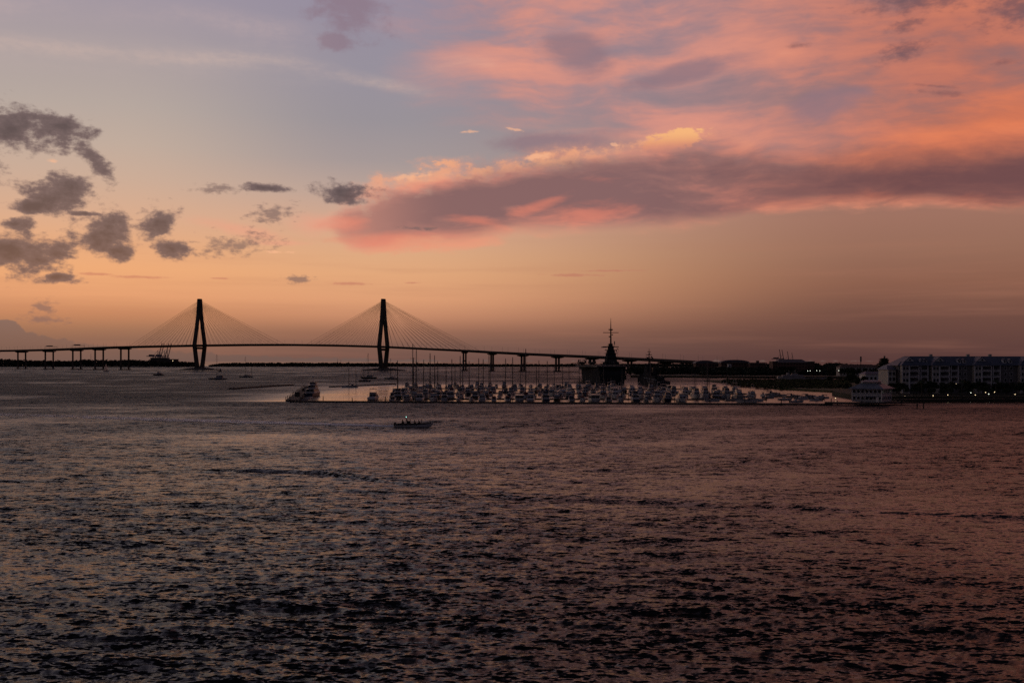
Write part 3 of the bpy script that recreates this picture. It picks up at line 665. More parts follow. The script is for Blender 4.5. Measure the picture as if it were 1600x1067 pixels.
# ------------------------------------------------------------------ trees
def tree_tpl(seed, h=11.0, r=4.2, n=1500, leaf=.42, low=.3):
    g = random.Random(seed); trunk = MB(); trunk.tube([(0, 0, -.3), (.1, .1, h * .25), (g.uniform(-.3, .3), g.uniform(-.3, .3), h * .62)], .32, 7, .14)
    limbs = []
    for k in range(6):
        a = g.uniform(0, 6.28); z = h * g.uniform(.22, .5); e = (math.cos(a) * r * .65, math.sin(a) * r * .65, z + h * g.uniform(.12, .3)); limbs.append(e)
        trunk.tube([(0.05, 0.05, z), (e[0] * .5, e[1] * .5, z + (e[2] - z) * .6), e], .13, 5, .04)
    cs = [(e[0], e[1], e[2] + .4, r * g.uniform(.35, .5)) for e in limbs] + [(g.uniform(-.3, .3) * r, g.uniform(-.3, .3) * r, h * g.uniform(.6, .86), r * g.uniform(.4, .55)) for _ in range(7)]
    ng = np.random.default_rng(seed); q = []; per = n // len(cs)
    for cx, cy, cz, cr in cs:
        u = ng.normal(size=(per, 3)); u /= np.linalg.norm(u, axis=1)[:, None]; rr = ng.uniform(.3, 1.08, per)[:, None] ** .5
        c = np.array([cx, cy, cz]) + u * rr * cr * np.array([1, 1, .75])
        a = ng.normal(size=(per, 3)); a /= np.linalg.norm(a, axis=1)[:, None]; d = np.cross(a, ng.normal(size=(per, 3))); d /= np.linalg.norm(d, axis=1)[:, None]
        s = (leaf * ng.uniform(.6, 1.4, per))[:, None]
        q.append(np.stack([c - a*s, c + d*s*.6, c + a*s, c - d*s*.6], 1).reshape(-1, 3))
    q = np.concatenate(q); me = bpy.data.meshes.new('crown'); me.from_pydata(q.tolist(), [], np.arange(len(q)).reshape(-1, 4).tolist()); me.materials.append(LEAF); me.update()
    return [('trunk', trunk.mesh('trunk', BARK), []), ('crown', me, [])]
TT = [tree_tpl(1), tree_tpl(2, 10, 4.8), tree_tpl(3, 12, 3.8)]
def palm_tpl(seed, h=9.0):
    g = random.Random(seed); tr = MB().tube([(0, 0, -.3), (.15, 0, h * .5), (.2, .1, h)], .2, 6, .14).mesh('trunk', BARK); fr = []
    for k in range(16):
        a = g.uniform(0, 6.28); up = g.uniform(-.2, .9); pts = []
        for i in range(6):
            f = i / 5; pts.append(Vector((.2 + math.cos(a) * 2.3 * f, .1 + math.sin(a) * 2.3 * f, h + up * 1.6 * f - 1.7 * f * f)))
        mb = MB(); sd = Vector((-math.sin(a), math.cos(a), 0))
        for i in range(5):
            w0, w1 = .38 * math.sin(math.pi * (i + .3) / 5.6), .38 * math.sin(math.pi * (i + 1.3) / 5.6)
            mb.quad(pts[i] - sd*w0 - Vector((0,0,w0*.5)), pts[i], pts[i+1], pts[i+1] - sd*w1 - Vector((0,0,w1*.5))); mb.quad(pts[i], pts[i] + sd*w0 - Vector((0,0,w0*.5)), pts[i+1] + sd*w1 - Vector((0,0,w1*.5)), pts[i+1])
        fr.append(('frond', mb.mesh('frond', LEAF), []))
    return [('trunk', tr, [])] + fr
PT = palm_tpl(4)
tlab = 'dark bushy tree in the belt along the shore below the apartments'
p = 1396
while p < 1720:
    for Y0, tp in ((556, 604), (572, 597.5)):
        Y = Y0 + random.uniform(-4, 8); v = at(p + random.uniform(-4, 4), Y, 2.5); hh = zat(tp + random.uniform(-3, 4), Y) - 2.5
        place(random.choice(TT), 'shore_tree', v, random.uniform(0, 6.28), tlab, 'tree', 'trees along the shore below the apartments', hh / 11.0)
    p += random.uniform(8, 12)
for px, Y, tp in ((1404, 640, 594), (1382, 1145, 560.5), (1312, 700, 600), (1322, 690, 598), (1340, 720, 590), (1362, 700, 592), (1384, 690, 589), (1350, 760, 588), (1296, 860, 588), (1330, 820, 582), (1300, 1000, 575), (1330, 1010, 574), (1315, 1215, 576), (1324, 1215, 575), (1334, 1215, 575.5), (1343, 1215, 576), (1352, 1215, 575), (1361, 1215, 576), (1370, 1215, 575)):
    v = at(px, Y, 1.2 if px < 1345 and Y < 1000 else 2.5); hh = zat(tp, Y) - v.z
    place(random.choice(TT), 'shore_tree', v, random.uniform(0, 6.28), {1382: 'tree with a round dark crown standing clear left of the apartments'}.get(px, 'dark tree on the low land around and behind the pavilion'), 'tree', None if px == 1382 else 'trees around the pavilion', hh / 11.0)
for i, px in enumerate((1440, 1503, 1556)):
    place(PT, 'palm_tree', at(px, 551, 2.5), px, ('leftmost', 'middle', 'rightmost')[i] + ' of the palms in front of the shore trees', 'palm', 'palms on the shore', 1.0)

# ------------------------------------------------------------------ apartment building
SHADEW = mat('recess_shade_siding', (.17, .16, .16), .85, .15, .4)  # main wall coloured darker than the bays, painting in the shade of the recesses
def apartments():
    Y = 600.0; x0, x1 = at(1404, Y).x, at(1690, Y).x; W = x1 - x0; zb = 2.5; ze, zr = zat(571, Y) - zb, zat(556.5, Y) - zb
    e = empty('apartment_building', (x0, Y, zb), 0, 'cream apartment building with blue metal roof, white gables and stacked balconies', 'building')
    D = 18.0; fl = 3.55; z1 = ze - 4 * fl
    MB().box((W/2, D/2, ze/2), (W, D, ze)).build('wall', SHADEW, e)
    rf = MB().loft([[(-1.2, -1.2, ze), (W + 1.2, -1.2, ze), (W + 1.2, D + 1.2, ze), (-1.2, D + 1.2, ze)], [(7, D * .42, zr), (W - 3, D * .42, zr), (W - 3, D * .58, zr), (7, D * .58, zr)]]).build('roof', ROOFB, e)
    def X(px): return at(px, Y).x - x0
    win = MB().box((0, 0, 0), (1.3, .16, 1.8)).mesh('window', GLASS); fr = MB().box((0, 0, 0), (1.7, .10, 2.2)).mesh('window_frame', TRIM)
    door = MB().box((0, 0, 0), (2.4, .16, 2.3)).mesh('balcony_door', GLASS)
    def window(x, y, z):
        o = obj('window', win, e); o.location = (x, y, z); f = obj('window_frame', fr, o); f.location = (0, .06, 0)
    slabm = {}
    def balcony(xa, xb, y0, y1, cols=True):
        for j in range(1, 4):
            z = z1 + j * fl
            sl = MB().box(((xa + xb)/2, (y0 + y1)/2, z), (xb - xa, y1 - y0, .28)).build('balcony', TRIM, e)
            r = MB(); r.box(((xa + xb)/2, y0 + .06, z + 1.12), (xb - xa, .1, .12)); r.box(((xa + xb)/2, y0 + .06, z + .3), (xb - xa, .08, .08))
            nb = max(3, int((xb - xa) / .32))
            for i in range(nb + 1): r.box((xa + (xb - xa) * i / nb, y0 + .06, z + .7), (.1, .06, .85))
            r.build('railing', TRIM, sl)
            d = obj('balcony_door', door, e); d.location = ((xa + xb)/2, y1 - .07, z + 1.35)
        for x in (xa + .2, xb - .2): MB().box((x, y0 + .22, (z1 + ze)/2 + .3), (.42, .42, ze - z1)).build('column', TRIM, e)
    units = (1406, 1453, 1518.5, 1590, 1652)
    for px in units:
        xa, xb = X(px), X(px + 27); xm = xa + (xb - xa) * .42; y0 = -3.4
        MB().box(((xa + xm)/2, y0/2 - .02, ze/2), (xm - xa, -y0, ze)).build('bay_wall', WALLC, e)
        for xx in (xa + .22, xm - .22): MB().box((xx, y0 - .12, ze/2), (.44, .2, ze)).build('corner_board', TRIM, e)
        for j in range(4): window((xa + xm)/2 - .95, y0 - .1, z1 + j * fl + 1.9); window((xa + xm)/2 + .95, y0 - .1, z1 + j * fl + 1.9)
        balcony(xm + .1, xb, y0, -.02)
        MB().box(((xm + xb)/2, y0/2, ze - .3), (xb - xm - .2, -y0, .6)).build('fascia', TRIM, e)
        # bay roof with gable
        xr = (xa + xb)/2; b_ = MB(); b_.loft([[(xa - .9, y0 - .9, ze + .01), (xb + .9, y0 - .9, ze + .01), (xb + .9, 4, ze + .01), (xa - .9, 4, ze + .01)], [(xa + 2.2, y0 + 1.6, ze + 2.6), (xb - 2.2, y0 + 1.6, ze + 2.6), (xb - 2.2, 5, ze + 2.6), (xa + 2.2, 5, ze + 2.6)]]); br = b_.build('bay_roof', ROOFB, e)
        g_ = MB().prism([(xa + 1.6, ze + 2.3), (xb - 1.6, ze + 2.3), (xr, zr - .3)], 1, y0 + 1.3, 7).build('gable_roof', ROOFB, e)
        MB().prism([(xa + 2.7, ze + 2.6), (xb - 2.7, ze + 2.6), (xr, zr - 1.0)], 1, y0 + 1.12, y0 + 1.32).build('gable', TRIM, e)
        MB().prism([(xr - 1.1, ze + 2.9), (xr + 1.1, ze + 2.9), (xr, ze + 4.2)], 1, y0 + 1.02, y0 + 1.16).build('gable_vent', GLASS, e)
        # balcony stack to the right
        xa2, xb2 = X(px + 30), X(px + 42); balcony(xa2, xb2, -2.4, -.02)
        MB().loft([[(xa2 - .6, -3.0, ze - .02), (xb2 + .6, -3.0, ze - .02), (xb2 + .6, 2, ze - .02), (xa2 - .6, 2, ze - .02)], [(xa2 + .6, .4, ze + 2.2), (xb2 - .6, .4, ze + 2.2), (xb2 - .6, 3, ze + 2.2), (xa2 + .6, 3, ze + 2.2)]]).build('porch_roof', ROOFB, e)
    for px in (1441, 1447, 1500, 1508, 1571, 1580, 1638):
        x = X(px); MB().box((x, 3.2, ze + 2.2), (2.0, 4.6, 2.0)).build('dormer', TRIM, e); MB().box((x, .84, ze + 2.3), (1.1, .14, 1.1)).build('dormer_window', GLASS, e)
        MB().prism([(x - 1.4, ze + 3.2), (x + 1.4, ze + 3.2), (x, ze + 4.1)], 1, .6, 6).build('dormer_roof', ROOFB, e)
        for j in range(4): window(x, -.1, z1 + j * fl + 1.9)
    for px in (1466, 1525, 1560): MB().box((X(px), D * .6, zr + .5), (1.6, 1.6, 1.6)).build('chimney', WALLC, rf)
    w_ = empty('apartment_wing', (x0 - 6.0, Y + 1, zb), 0, 'lower cream wing at the left end of the apartment building', 'building')
    zw = zat(577.5, Y) - zb
    MB().box((2.4, 8, zw/2), (4.8, 16, zw)).build('wall', WALLC, w_); MB().box((2.4, 8, zw + 1.3), (6.2, 17.6, 2.6), (.35, .3)).build('roof', ROOFB, w_)
    for xx in (1.4, 3.6):
        for j in range(4): o = obj('window', win, w_); o.location = (xx, -.1, 2 + j * 3.3)
        MB().box((xx - 1.3, -.12, zw/2), (.3, .2, zw)).build('corner_board', TRIM, w_)
apartments()

# ------------------------------------------------------------------ pavilion on the dock
def pavilion():
    c = at(1362, 506, 1.5); s = 14.7; a = R(-38)
    e = empty('pavilion', c, a + R(0), 'two storey pale blue dockside pavilion with stepped grey metal roof', 'building'); hs = s / 2
    ze = zat(606.5, 506) - 1.5; zr = zat(593.5, 506) - 1.5
    MB().box((0, 0, ze/2), (s, s, ze)).build('wall', BLUEW, e)
    ov = 1.5
    MB().loft([[(-hs-ov, -hs-ov, ze - .3), (hs+ov, -hs-ov, ze - .3), (hs+ov, hs+ov, ze - .3), (-hs-ov, hs+ov, ze - .3)], [(-hs-ov, -hs-ov, ze + .05), (hs+ov, -hs-ov, ze + .05), (hs+ov, hs+ov, ze + .05), (-hs-ov, hs+ov, ze + .05)],
              [(-hs*.5, -hs*.5, ze + 2.6), (hs*.5, -hs*.5, ze + 2.6), (hs*.5, hs*.5, ze + 2.6), (-hs*.5, hs*.5, ze + 2.6)]]).build('roof', ROOFG, e)
    MB().box((0, 0, ze + 2.9), (hs*.96, hs*.96, .8)).build('clerestory', BLUEW, e)
    MB().loft([[(-hs*.62, -hs*.62, ze + 3.3), (hs*.62, -hs*.62, ze + 3.3), (hs*.62, hs*.62, ze + 3.3), (-hs*.62, hs*.62, ze + 3.3)], [(-hs*.42, -.15, zr), (hs*.42, -.15, zr), (hs*.42, .15, zr), (-hs*.42, .15, zr)]]).build('upper_roof', ROOFG, e)
    win = MB().box((0, 0, 0), (1.25, .14, 1.5)).mesh('window', GLASS); fr = MB().box((0, 0, 0), (1.6, .08, 1.85)).mesh('window_frame', TRIM)
    for face in range(2):
        for j, z in enumerate((1.9, 5.2)):
            for k in range(7 if face == 0 else 5):
                t = -hs + s * (k + .5) / (7 if face == 0 else 5); o = obj('window', win, e)
                o.location, o.rotation_euler = ((t, -hs - .09, z), (0, 0, 0)) if face == 0 else ((hs + .09, t, z), (0, 0, R(90)))
                f = obj('window_frame', fr, o); f.location = (0, .05, 0)
    for sx, sy in ((-1, -1), (1, -1), (1, 1), (-1, 1)): MB().box((sx * hs, sy * hs, ze/2), (.4, .4, ze - .4)).build('corner_board', TRIM, e)
    MB().box((0, -hs - .06, 3.5), (s - .5, .1, .25)).build('band_board', TRIM, e); MB().box((hs + .06, 0, 3.5), (.1, s - .5, .25)).build('band_board', TRIM, e)
    MB().box((1.5, -hs - .9, 2.6), (5, 1.7, .2), shift=(0, .6)).build('awning', CANVAS, e); MB().box((5.2, -hs - .1, 1.2), (1.4, .16, 2.3)).build('door', TRIM, e)
pavilion()

# ------------------------------------------------------------------ docks, pilings, lamps
def line_pts(pts): return [at(p, ywl(q) if q else 0) for p, q in pts]
def dock(name, pts, width, z, thick, label, cat='dock', piles=14.0, ph=2.2, m=DOCKW, top=None):
    P0 = [Vector((v[0], v[1], 0)) for v in pts]; o = P0[0]; e = empty(name, o, 0, label, cat)
    rr = []
    for i, v in enumerate(P0):
        d = (P0[min(i+1, len(P0)-1)] - P0[max(i-1, 0)]).normalized(); t = Vector((-d.y, d.x, 0)); q = v - o
        rr.append([q + t*width/2 + Vector((0,0,z-thick)), q - t*width/2 + Vector((0,0,z-thick)), q - t*width/2 + Vector((0,0,z)), q + t*width/2 + Vector((0,0,z))])
    MB().loft(rr).build('deck', m, e)
    pm = MB().tube([(0, 0, -3), (0, 0, z + ph)], .2, 6).mesh('piling', PILE)
    if piles:
        for a, b in zip(P0, P0[1:]):
            L = (b - a).length; n = max(1, int(L / piles)); t = Vector((-(b-a).y, (b-a).x, 0)).normalized()
            for i in range(n + 1):
                q = obj('piling', pm, e); q.location = a + (b - a) * i / n - o + t * (width/2 + .25) * (1 if i % 2 else -1); q.scale.z = 1 + .15 * math.sin(i * 2.3)
    return e
def W2(p, q): v = at(p, ywl(q)); return (v.x, v.y)
dock('floating_dock', [W2(455, 628.2), W2(700, 629.4), W2(1000, 631.2), W2(1220, 632.6), W2(1300, 633)], 3.2, .75, .9, 'long low dark breakwater dock along the front of the marina', piles=16)
dock('floating_dock', [W2(361, 608.3), W2(456, 601.8)], 4, 1.0, 1.2, 'isolated straight breakwater float left of the marina', piles=60, ph=1.0)
dock('floating_dock', [W2(517, 605), W2(616, 600.6)], 4, .9, 1.1, 'thin breakwater float behind the moored ketch', piles=60, ph=.8)
dock('pier', [W2(457, 627.4), W2(483, 606)], 7.5, .9, 1.1, 'wide cluttered pier running inward from the marina corner', piles=9, ph=1.4, m=DOCKW)
dock('pier', [W2(1290, 632.6), W2(1345, 633.4), W2(1410, 631.6)], 9, 1.5, .8, 'dark timber wharf under the pavilion', piles=5, ph=.4)
dock('boardwalk', [W2(1398, 629.6), W2(1500, 628.2), W2(1720, 627.6)], 3.5, 1.9, .4, 'timber boardwalk along the planted shore on the right', piles=6, ph=1.0)
dock('footbridge', [((752 - 800) / F * 1740, 1740), ((905 - 800) / F * 1700, 1700)], 4, 4.0, .8, 'long thin footbridge on piles crossing the water behind the masts', 'footbridge', piles=14, ph=1.0)
for i, px in enumerate((1433, 1443)):
    e = empty('mooring_pile', at(px, ywl(638), 0), 0, ('left', 'right')[i] + ' of the two bare pilings standing in open water', 'piling', 'bare pilings off the wharf')
    MB().tube([(0, 0, -3), (0, 0, 2.6)], .32, 8, .28).build('pile', PILE, e); MB().tube([(0, 0, 2.6), (0, 0, 2.85)], .34, 8, .1).build('cap', PILE, e)
LPT = [('post', MB().tube([(0, 0, 0), (0, 0, 3.6)], .07, 6).mesh('post', STEEL), []), ('lantern', MB().ball((0, 0, 3.8), .21, 8, 6).mesh('lantern', LAMP), []), ('cap', MB().tube([(0, 0, 4.0), (0, 0, 4.12)], .2, 8, .05).mesh('cap', STEEL), [])]
LPW = [LPT[0], ('lantern', MB().ball((0, 0, 3.8), .21, 8, 6).mesh('lantern', LAMPW), []), LPT[2]]
lamps = [(1414, 619, 552), (1414, 622.5, 549), (1458, 618, 551), (1481, 617, 551), (1517, 613.5, 549), (1524, 617, 551), (1540, 613, 549), (1545, 615.5, 550), (1554, 612.5, 549), (1586, 616, 551), (1422, 620.5, 551), (1494, 600, 575), (1305.5, 622, 560),
         (1262, 579.5, 1240), (1266, 579.3, 1245), (1276, 579, 1235), (1281, 579.2, 1240), (1310.5, 579, 1235), (1314.5, 580, 1235), (1329, 580, 1235), (1336, 580, 1235)]
for i, (px, py, Y) in enumerate(lamps):
    zt = zat(py, Y); far_ = Y > 1000; sc = 2.4 if far_ else 1.0; z0 = zt - 3.8 * sc
    grd = 2.6
    e = place(LPW if i % 3 == 1 or far_ else LPT, 'street_lamp', at(px, Y, grd), 0, ('lit lamp on the wooded land behind the marina, number %s from the left' % ('one','two','three','four','five','six','seven','eight')[i-13]) if far_ else
              {1494: 'lit lamp high against the apartment front above the trees', 1305.5: 'lit lamp at the dock left of the pavilion'}.get(px, 'lit lamp on the right shore below the trees, %s from the left' % ('first','second','fifth','sixth','seventh','eighth','ninth','tenth','eleventh','twelfth','third')[min(i, 10)]), 'lamp', 'lit lamps', 1.0)
    k = (zt - grd)
    for ch in e.children:
        if ch.name.startswith('post'): ch.scale = (1, 1, max(.3, (k - .15) / 3.6))
        else: ch.location.z = k - 3.8 * (1.7 if far_ else 1); ch.scale = (1.7,) * 3 if far_ else (1, 1, 1)

# ------------------------------------------------------------------ boats
def hull(L, B, fb, fs, m, draft=.5, full=.6, deckm=None, nose=.12):
    """hull with flared bow, sheer and transom; bow points along +x; returns the hull and deck parts"""
    st = []; N = 9
    for i in range(N + 1):
        f = i / N; x = -L/2 + L * f
        w_ = B/2 * (1 - max(0, (f - full) / (1 - full)) ** 2.2) * (.9 + .1 * min(1, f * 4)); w_ = max(w_, .03)
        zs = fs + (fb - fs) * f ** 1.8; rk = nose * L * max(0, (f - .72) / .28) ** 2
        k = -draft * (1 - max(0, (f - .75) / .25) ** 2)
        st.append([(x + rk, w_, zs), (x + rk * .35, w_ * .86, .15), (x + rk * .1, w_ * .5, k * .8), (x + rk * .1, 0, k), (x + rk * .1, -w_ * .5, k * .8), (x + rk * .35, -w_ * .86, .15), (x + rk, -w_, zs)])
    h = MB(); n = 7; b = 0
    for s in st: h.v += s
    for i in range(N):
        for j in range(n - 1): a = i*n + j; h.f.append((a, a+1, a+n+1, a+n))
    h.f.append(tuple(range(n))[::-1]); h.f.append(tuple(N*n + j for j in range(n)))
    d = MB()
    for i in range(N):
        a, c = st[i], st[i+1]; d.quad((a[0][0], a[0][1]*.98, a[0][2]-.06), (a[6][0], a[6][1]*.98, a[6][2]-.06), (c[6][0], c[6][1]*.98, c[6][2]-.06), (c[0][0], c[0][1]*.98, c[0][2]-.06))
    r = MB()
    for sd in (0, 6):
        pts = [(s[sd][0], s[sd][1], s[sd][2]) for s in st]; r.tube(pts, .05, 4)
    return [('hull', h.mesh('hull', m), [('rub_rail', r.mesh('rub_rail', ALU))]), ('deck', d.mesh('deck', deckm or WHITE), [])]
def cabin(name, xa, xb, w, z0, z1, m, rake=.35, back=.05, taper=.84, glass=(.35, .85), sub='window'):
    """deckhouse with raked front and a dark band of windows all round"""
    h = z1 - z0; def_x = lambda t: (xa + back * h * t, xb - rake * (xb - xa) * .5 * t)
    def ring(t, grow=0.0):
        a, b = def_x(t); hw = w/2 * (1 - (1 - taper) * t) + grow; return [(a - grow, -hw, z0 + h*t), (b + grow, -hw, z0 + h*t), (b + grow, hw, z0 + h*t), (a - grow, hw, z0 + h*t)]
    bd = MB().loft([ring(0), ring(1)]).mesh(name, m)
    subs = []
    t0, t1 = glass
    r0, r1 = ring(t0, .025), ring(t1, .025)
    for k, (u, v) in enumerate(((0, 1), (1, 2), (2, 3), (3, 0))):
        a0, b0, a1, b1 = Vector(r0[u]), Vector(r0[v]), Vector(r1[u]), Vector(r1[v]); n = 3 if k in (0, 2) else 2
        for i in range(n):
            f0, f1 = (i + .06) / n, (i + .94) / n
            subs.append((sub, MB().quad(a0.lerp(b0, f0), a0.lerp(b0, f1), a1.lerp(b1, f1), a1.lerp(b1, f0)).mesh(sub, GLASS)))
    return (name, bd, subs)
def rails(L, B, fb, fs, x0, x1, h=.8):
    r = MB()
    for sg in (1, -1):
        top = []
        for i in range(6):
            f = i / 5; x = x0 + (x1 - x0) * f; g = (x + L/2) / L; wv = B/2 * (1 - max(0, (g - .6) / .4) ** 2.2) * .94; z = fs + (fb - fs) * g ** 1.8
            top.append((x, sg * wv, z + h)); r.tube([(x, sg * wv, z - .05), (x, sg * wv, z + h)], .03, 4)
        r.tube(top, .03, 4)
    return ('bow_rail', r.mesh('bow_rail', ALU), [])
def whip(x, y, z0, h, name='antenna'): return (name, MB().tube([(x, y, z0), (x - h * .12, y, z0 + h)], .03, 4, .012).mesh(name, WHITE), [])
def flybridge_yacht(L=15.0, m=WHITE, cv_=None):
    B = L * .31; p = hull(L, B, 2.1, 1.35, m)
    p.append(cabin('saloon', -L*.22, L*.22, B*.8, 1.3, 3.3, WHITE, .5)); p.append(cabin('flybridge', -L*.24, L*.06, B*.74, 3.3, 4.25, WHITE, .3, glass=(.6, .95), sub='wind_screen'))
    top = MB().box((-L*.10, 0, 6.1), (L*.24, B*.72, .14)); p.append(('hardtop', top.mesh('hardtop', cv_ or WHITE), []))
    arch = MB()
    for sx in (-L*.2, 0.0):
        for sg in (1, -1): arch.tube([(sx, sg*B*.34, 4.1), (sx - .15, sg*B*.33, 6.05)], .06, 4)
    p.append(('radar_arch', arch.mesh('radar_arch', ALU), [('radar_dome', MB().ball((-L*.12, 0, 6.45), .38, 8, 5, .6).mesh('radar_dome', WHITE))]))
    p.append(('cockpit_coaming', MB().box((-L*.36, 0, 1.55), (L*.2, B*.78, .5), (.95, .9)).mesh('cockpit_coaming', WHITE), []))
    p.append(('swim_platform', MB().box((-L*.5 - .45, 0, .35), (1.1, B*.8, .12)).mesh('swim_platform', TEAK), []))
    p += [rails(L, B, 2.1, 1.35, -.02*L, L*.44), whip(-L*.18, B*.3, 6.1, 4), whip(-L*.18, -B*.3, 6.1, 4)]
    return p
def sport_fisher(L=14.0, m=WHITE):
    B = L * .32; p = hull(L, B, 2.5, 1.1, m)
    p.append(cabin('saloon', -L*.12, L*.26, B*.78, 1.5, 3.5, WHITE, .7, glass=(.45, .8))); p.append(cabin('flybridge', -L*.13, L*.08, B*.62, 3.5, 4.5, WHITE, .3, glass=(.65, .95), sub='wind_screen'))
    p.append(('hardtop', MB().box((-L*.05, 0, 6.3), (L*.2, B*.66, .12)).mesh('hardtop', WHITE), []))
    t = MB()
    for sx in (-L*.13, L*.04):
        for sg in (1, -1): t.tube([(sx, sg*B*.3, 4.4), (sx*.9, sg*B*.27, 6.3), (sx*.4 - .3, sg*B*.12, 8.8)], .045, 4)
    t.box((-L*.025 - .2, 0, 8.8), (1.6, 1.4, .1)); p.append(('tuna_tower', t.mesh('tuna_tower', ALU), []))
    for sg in (1, -1): p.append(('outrigger', MB().tube([(-L*.02, sg*B*.36, 3.4), (-L*.22, sg*B*.7, 11)], .035, 4, .012).mesh('outrigger', ALU), []))
    p.append(('cockpit_sole', MB().box((-L*.32, 0, .9), (L*.33, B*.8, .1)).mesh('cockpit_sole', TEAK), [])); p.append(rails(L, B, 2.5, 1.1, .1*L, L*.45))
    return p
def express_cruiser(L=10.5, m=WHITE, cv_=CANVAS):
    B = L * .31; p = hull(L, B, 1.7, 1.1, m)
    p.append(cabin('cuddy', -L*.02, L*.34, B*.62, 1.3, 2.0, WHITE, .8, glass=(.3, .75), sub='porthole')); p.append(cabin('windscreen', -L*.12, L*.06, B*.74, 1.25, 2.35, ALU, 1.0, glass=(.2, .95), sub='pane'))
    p.append(('canvas_top', MB().loft([[(-L*.4, -B*.38, 2.3), (L*.0, -B*.38, 2.5), (L*.0, B*.38, 2.5), (-L*.4, B*.38, 2.3)], [(-L*.36, -B*.28, 2.75), (-L*.03, -B*.28, 2.95), (-L*.03, B*.28, 2.95), (-L*.36, B*.28, 2.75)]]).mesh('canvas_top', cv_), []))
    a = MB()
    for sg in (1, -1): a.tube([(-L*.36, sg*B*.4, 1.1), (-L*.3, sg*B*.37, 2.8)], .06, 4); a.tube([(-L*.02, sg*B*.4, 1.3), (-L*.04, sg*B*.35, 2.6)], .04, 4)
    p.append(('radar_arch', a.mesh('radar_arch', ALU), [])); p.append(('swim_platform', MB().box((-L*.5 - .35, 0, .35), (.9, B*.75, .1)).mesh('swim_platform', TEAK), [])); p.append(rails(L, B, 1.7, 1.1, .02*L, L*.44, .6))
    return p
def centre_console(L=8.0, m=WHITE, cv_=WHITE):
    B = L * .3; p = hull(L, B, 1.35, .9, m)
    p.append(('console', MB().box((-.2, 0, 1.35), (1.4, 1.0, 1.2), (.7, .9)).mesh('console', WHITE), [('wind_screen', MB().box((.15, 0, 2.15), (.1, .9, .5)).mesh('wind_screen', GLASS))]))
    t = MB()
    for sx in (-.9, .5):
        for sg in (1, -1): t.tube([(sx, sg*.55, .8), (sx, sg*.6, 2.75)], .04, 4)
    p.append(('top_frame', t.mesh('top_frame', ALU), [])); p.append(('canvas_top', MB().box((-.3, 0, 2.82), (2.4, 1.7, .1)).mesh('canvas_top', cv_), []))
    p.append(('leaning_post', MB().box((-1.5, 0, 1.15), (.5, .9, .7)).mesh('leaning_post', WHITE), []))
    for sg in (.4, -.4): p.append(('outboard', MB().box((-L/2 - .3, sg, .95), (.5, .4, .9), (.8, .8)).box((-L/2 - .3, sg, .1), (.22, .18, .9)).mesh('outboard', BLACKH), []))
    p.append(whip(-.6, .7, 2.8, 2.6)); return p
def sailboat(L=11.0, mh=16.0, m=WHITE, cv_=CANVAS, two=False):
    B = L * .3; p = hull(L, B, 1.5, 1.15, m, draft=.8, full=.45)
    p.append(cabin('coachroof', -L*.14, L*.2, B*.6, 1.15, 1.75, WHITE, .6, glass=(.3, .75), sub='porthole'))
    p.append(('dodger', MB().loft([[(-L*.2, -B*.3, 1.6), (-L*.08, -B*.3, 1.7), (-L*.08, B*.3, 1.7), (-L*.2, B*.3, 1.6)], [(-L*.2, -B*.24, 2.5), (-L*.13, -B*.24, 2.5), (-L*.13, B*.24, 2.5), (-L*.2, B*.24, 2.5)]]).mesh('dodger', cv_), []))
    def rig(x, h, nm='mast'):
        sp = MB(); st = MB()
        for f in (.45, .72): sp.tube([(x, -B*.36, h*f), (x, B*.36, h*f)], .035, 4)
        for sg in (1, -1): st.tube([(x - .2, sg*B*.45, 1.3), (x, sg*B*.36, h*.45), (x, sg*B*.36*.8, h*.72), (x, 0, h - .2)], .02, 3)
        if nm == 'mast': st.tube([(L*.5, 0, 1.5), (x, 0, h - .4)], .05, 4); st.tube([(-L*.49, 0, 1.2), (x, 0, h - .1)], .02, 3)
        return (nm, MB().tube([(x, 0, .9), (x, 0, h)], .22, 6, .16).mesh(nm, SPAR), [('spreader', sp.mesh('spreader', SPAR)), ('stay', st.mesh('stay', SPAR))])
    p.append(rig(L*.08, mh)); p.append(('boom', MB().tube([(L*.07, 0, 2.5), (-L*.32, 0, 2.55)], .08, 5).mesh('boom', ALU), [('sail_cover', MB().tube([(L*.06, 0, 2.95), (L*.02, 0, 2.8), (-L*.3, 0, 2.72)], .26, 6, .14).mesh('sail_cover', cv_))]))
    if two: p.append(rig(-L*.38, mh * .74, 'mizzen_mast')); p.append(('mizzen_boom', MB().tube([(-L*.38, 0, 2.6), (-L*.58, 0, 2.65)], .12, 5).mesh('mizzen_boom', cv_), []))
    p.append(rails(L, B, 1.5, 1.15, -L*.3, L*.44, .6)); return p
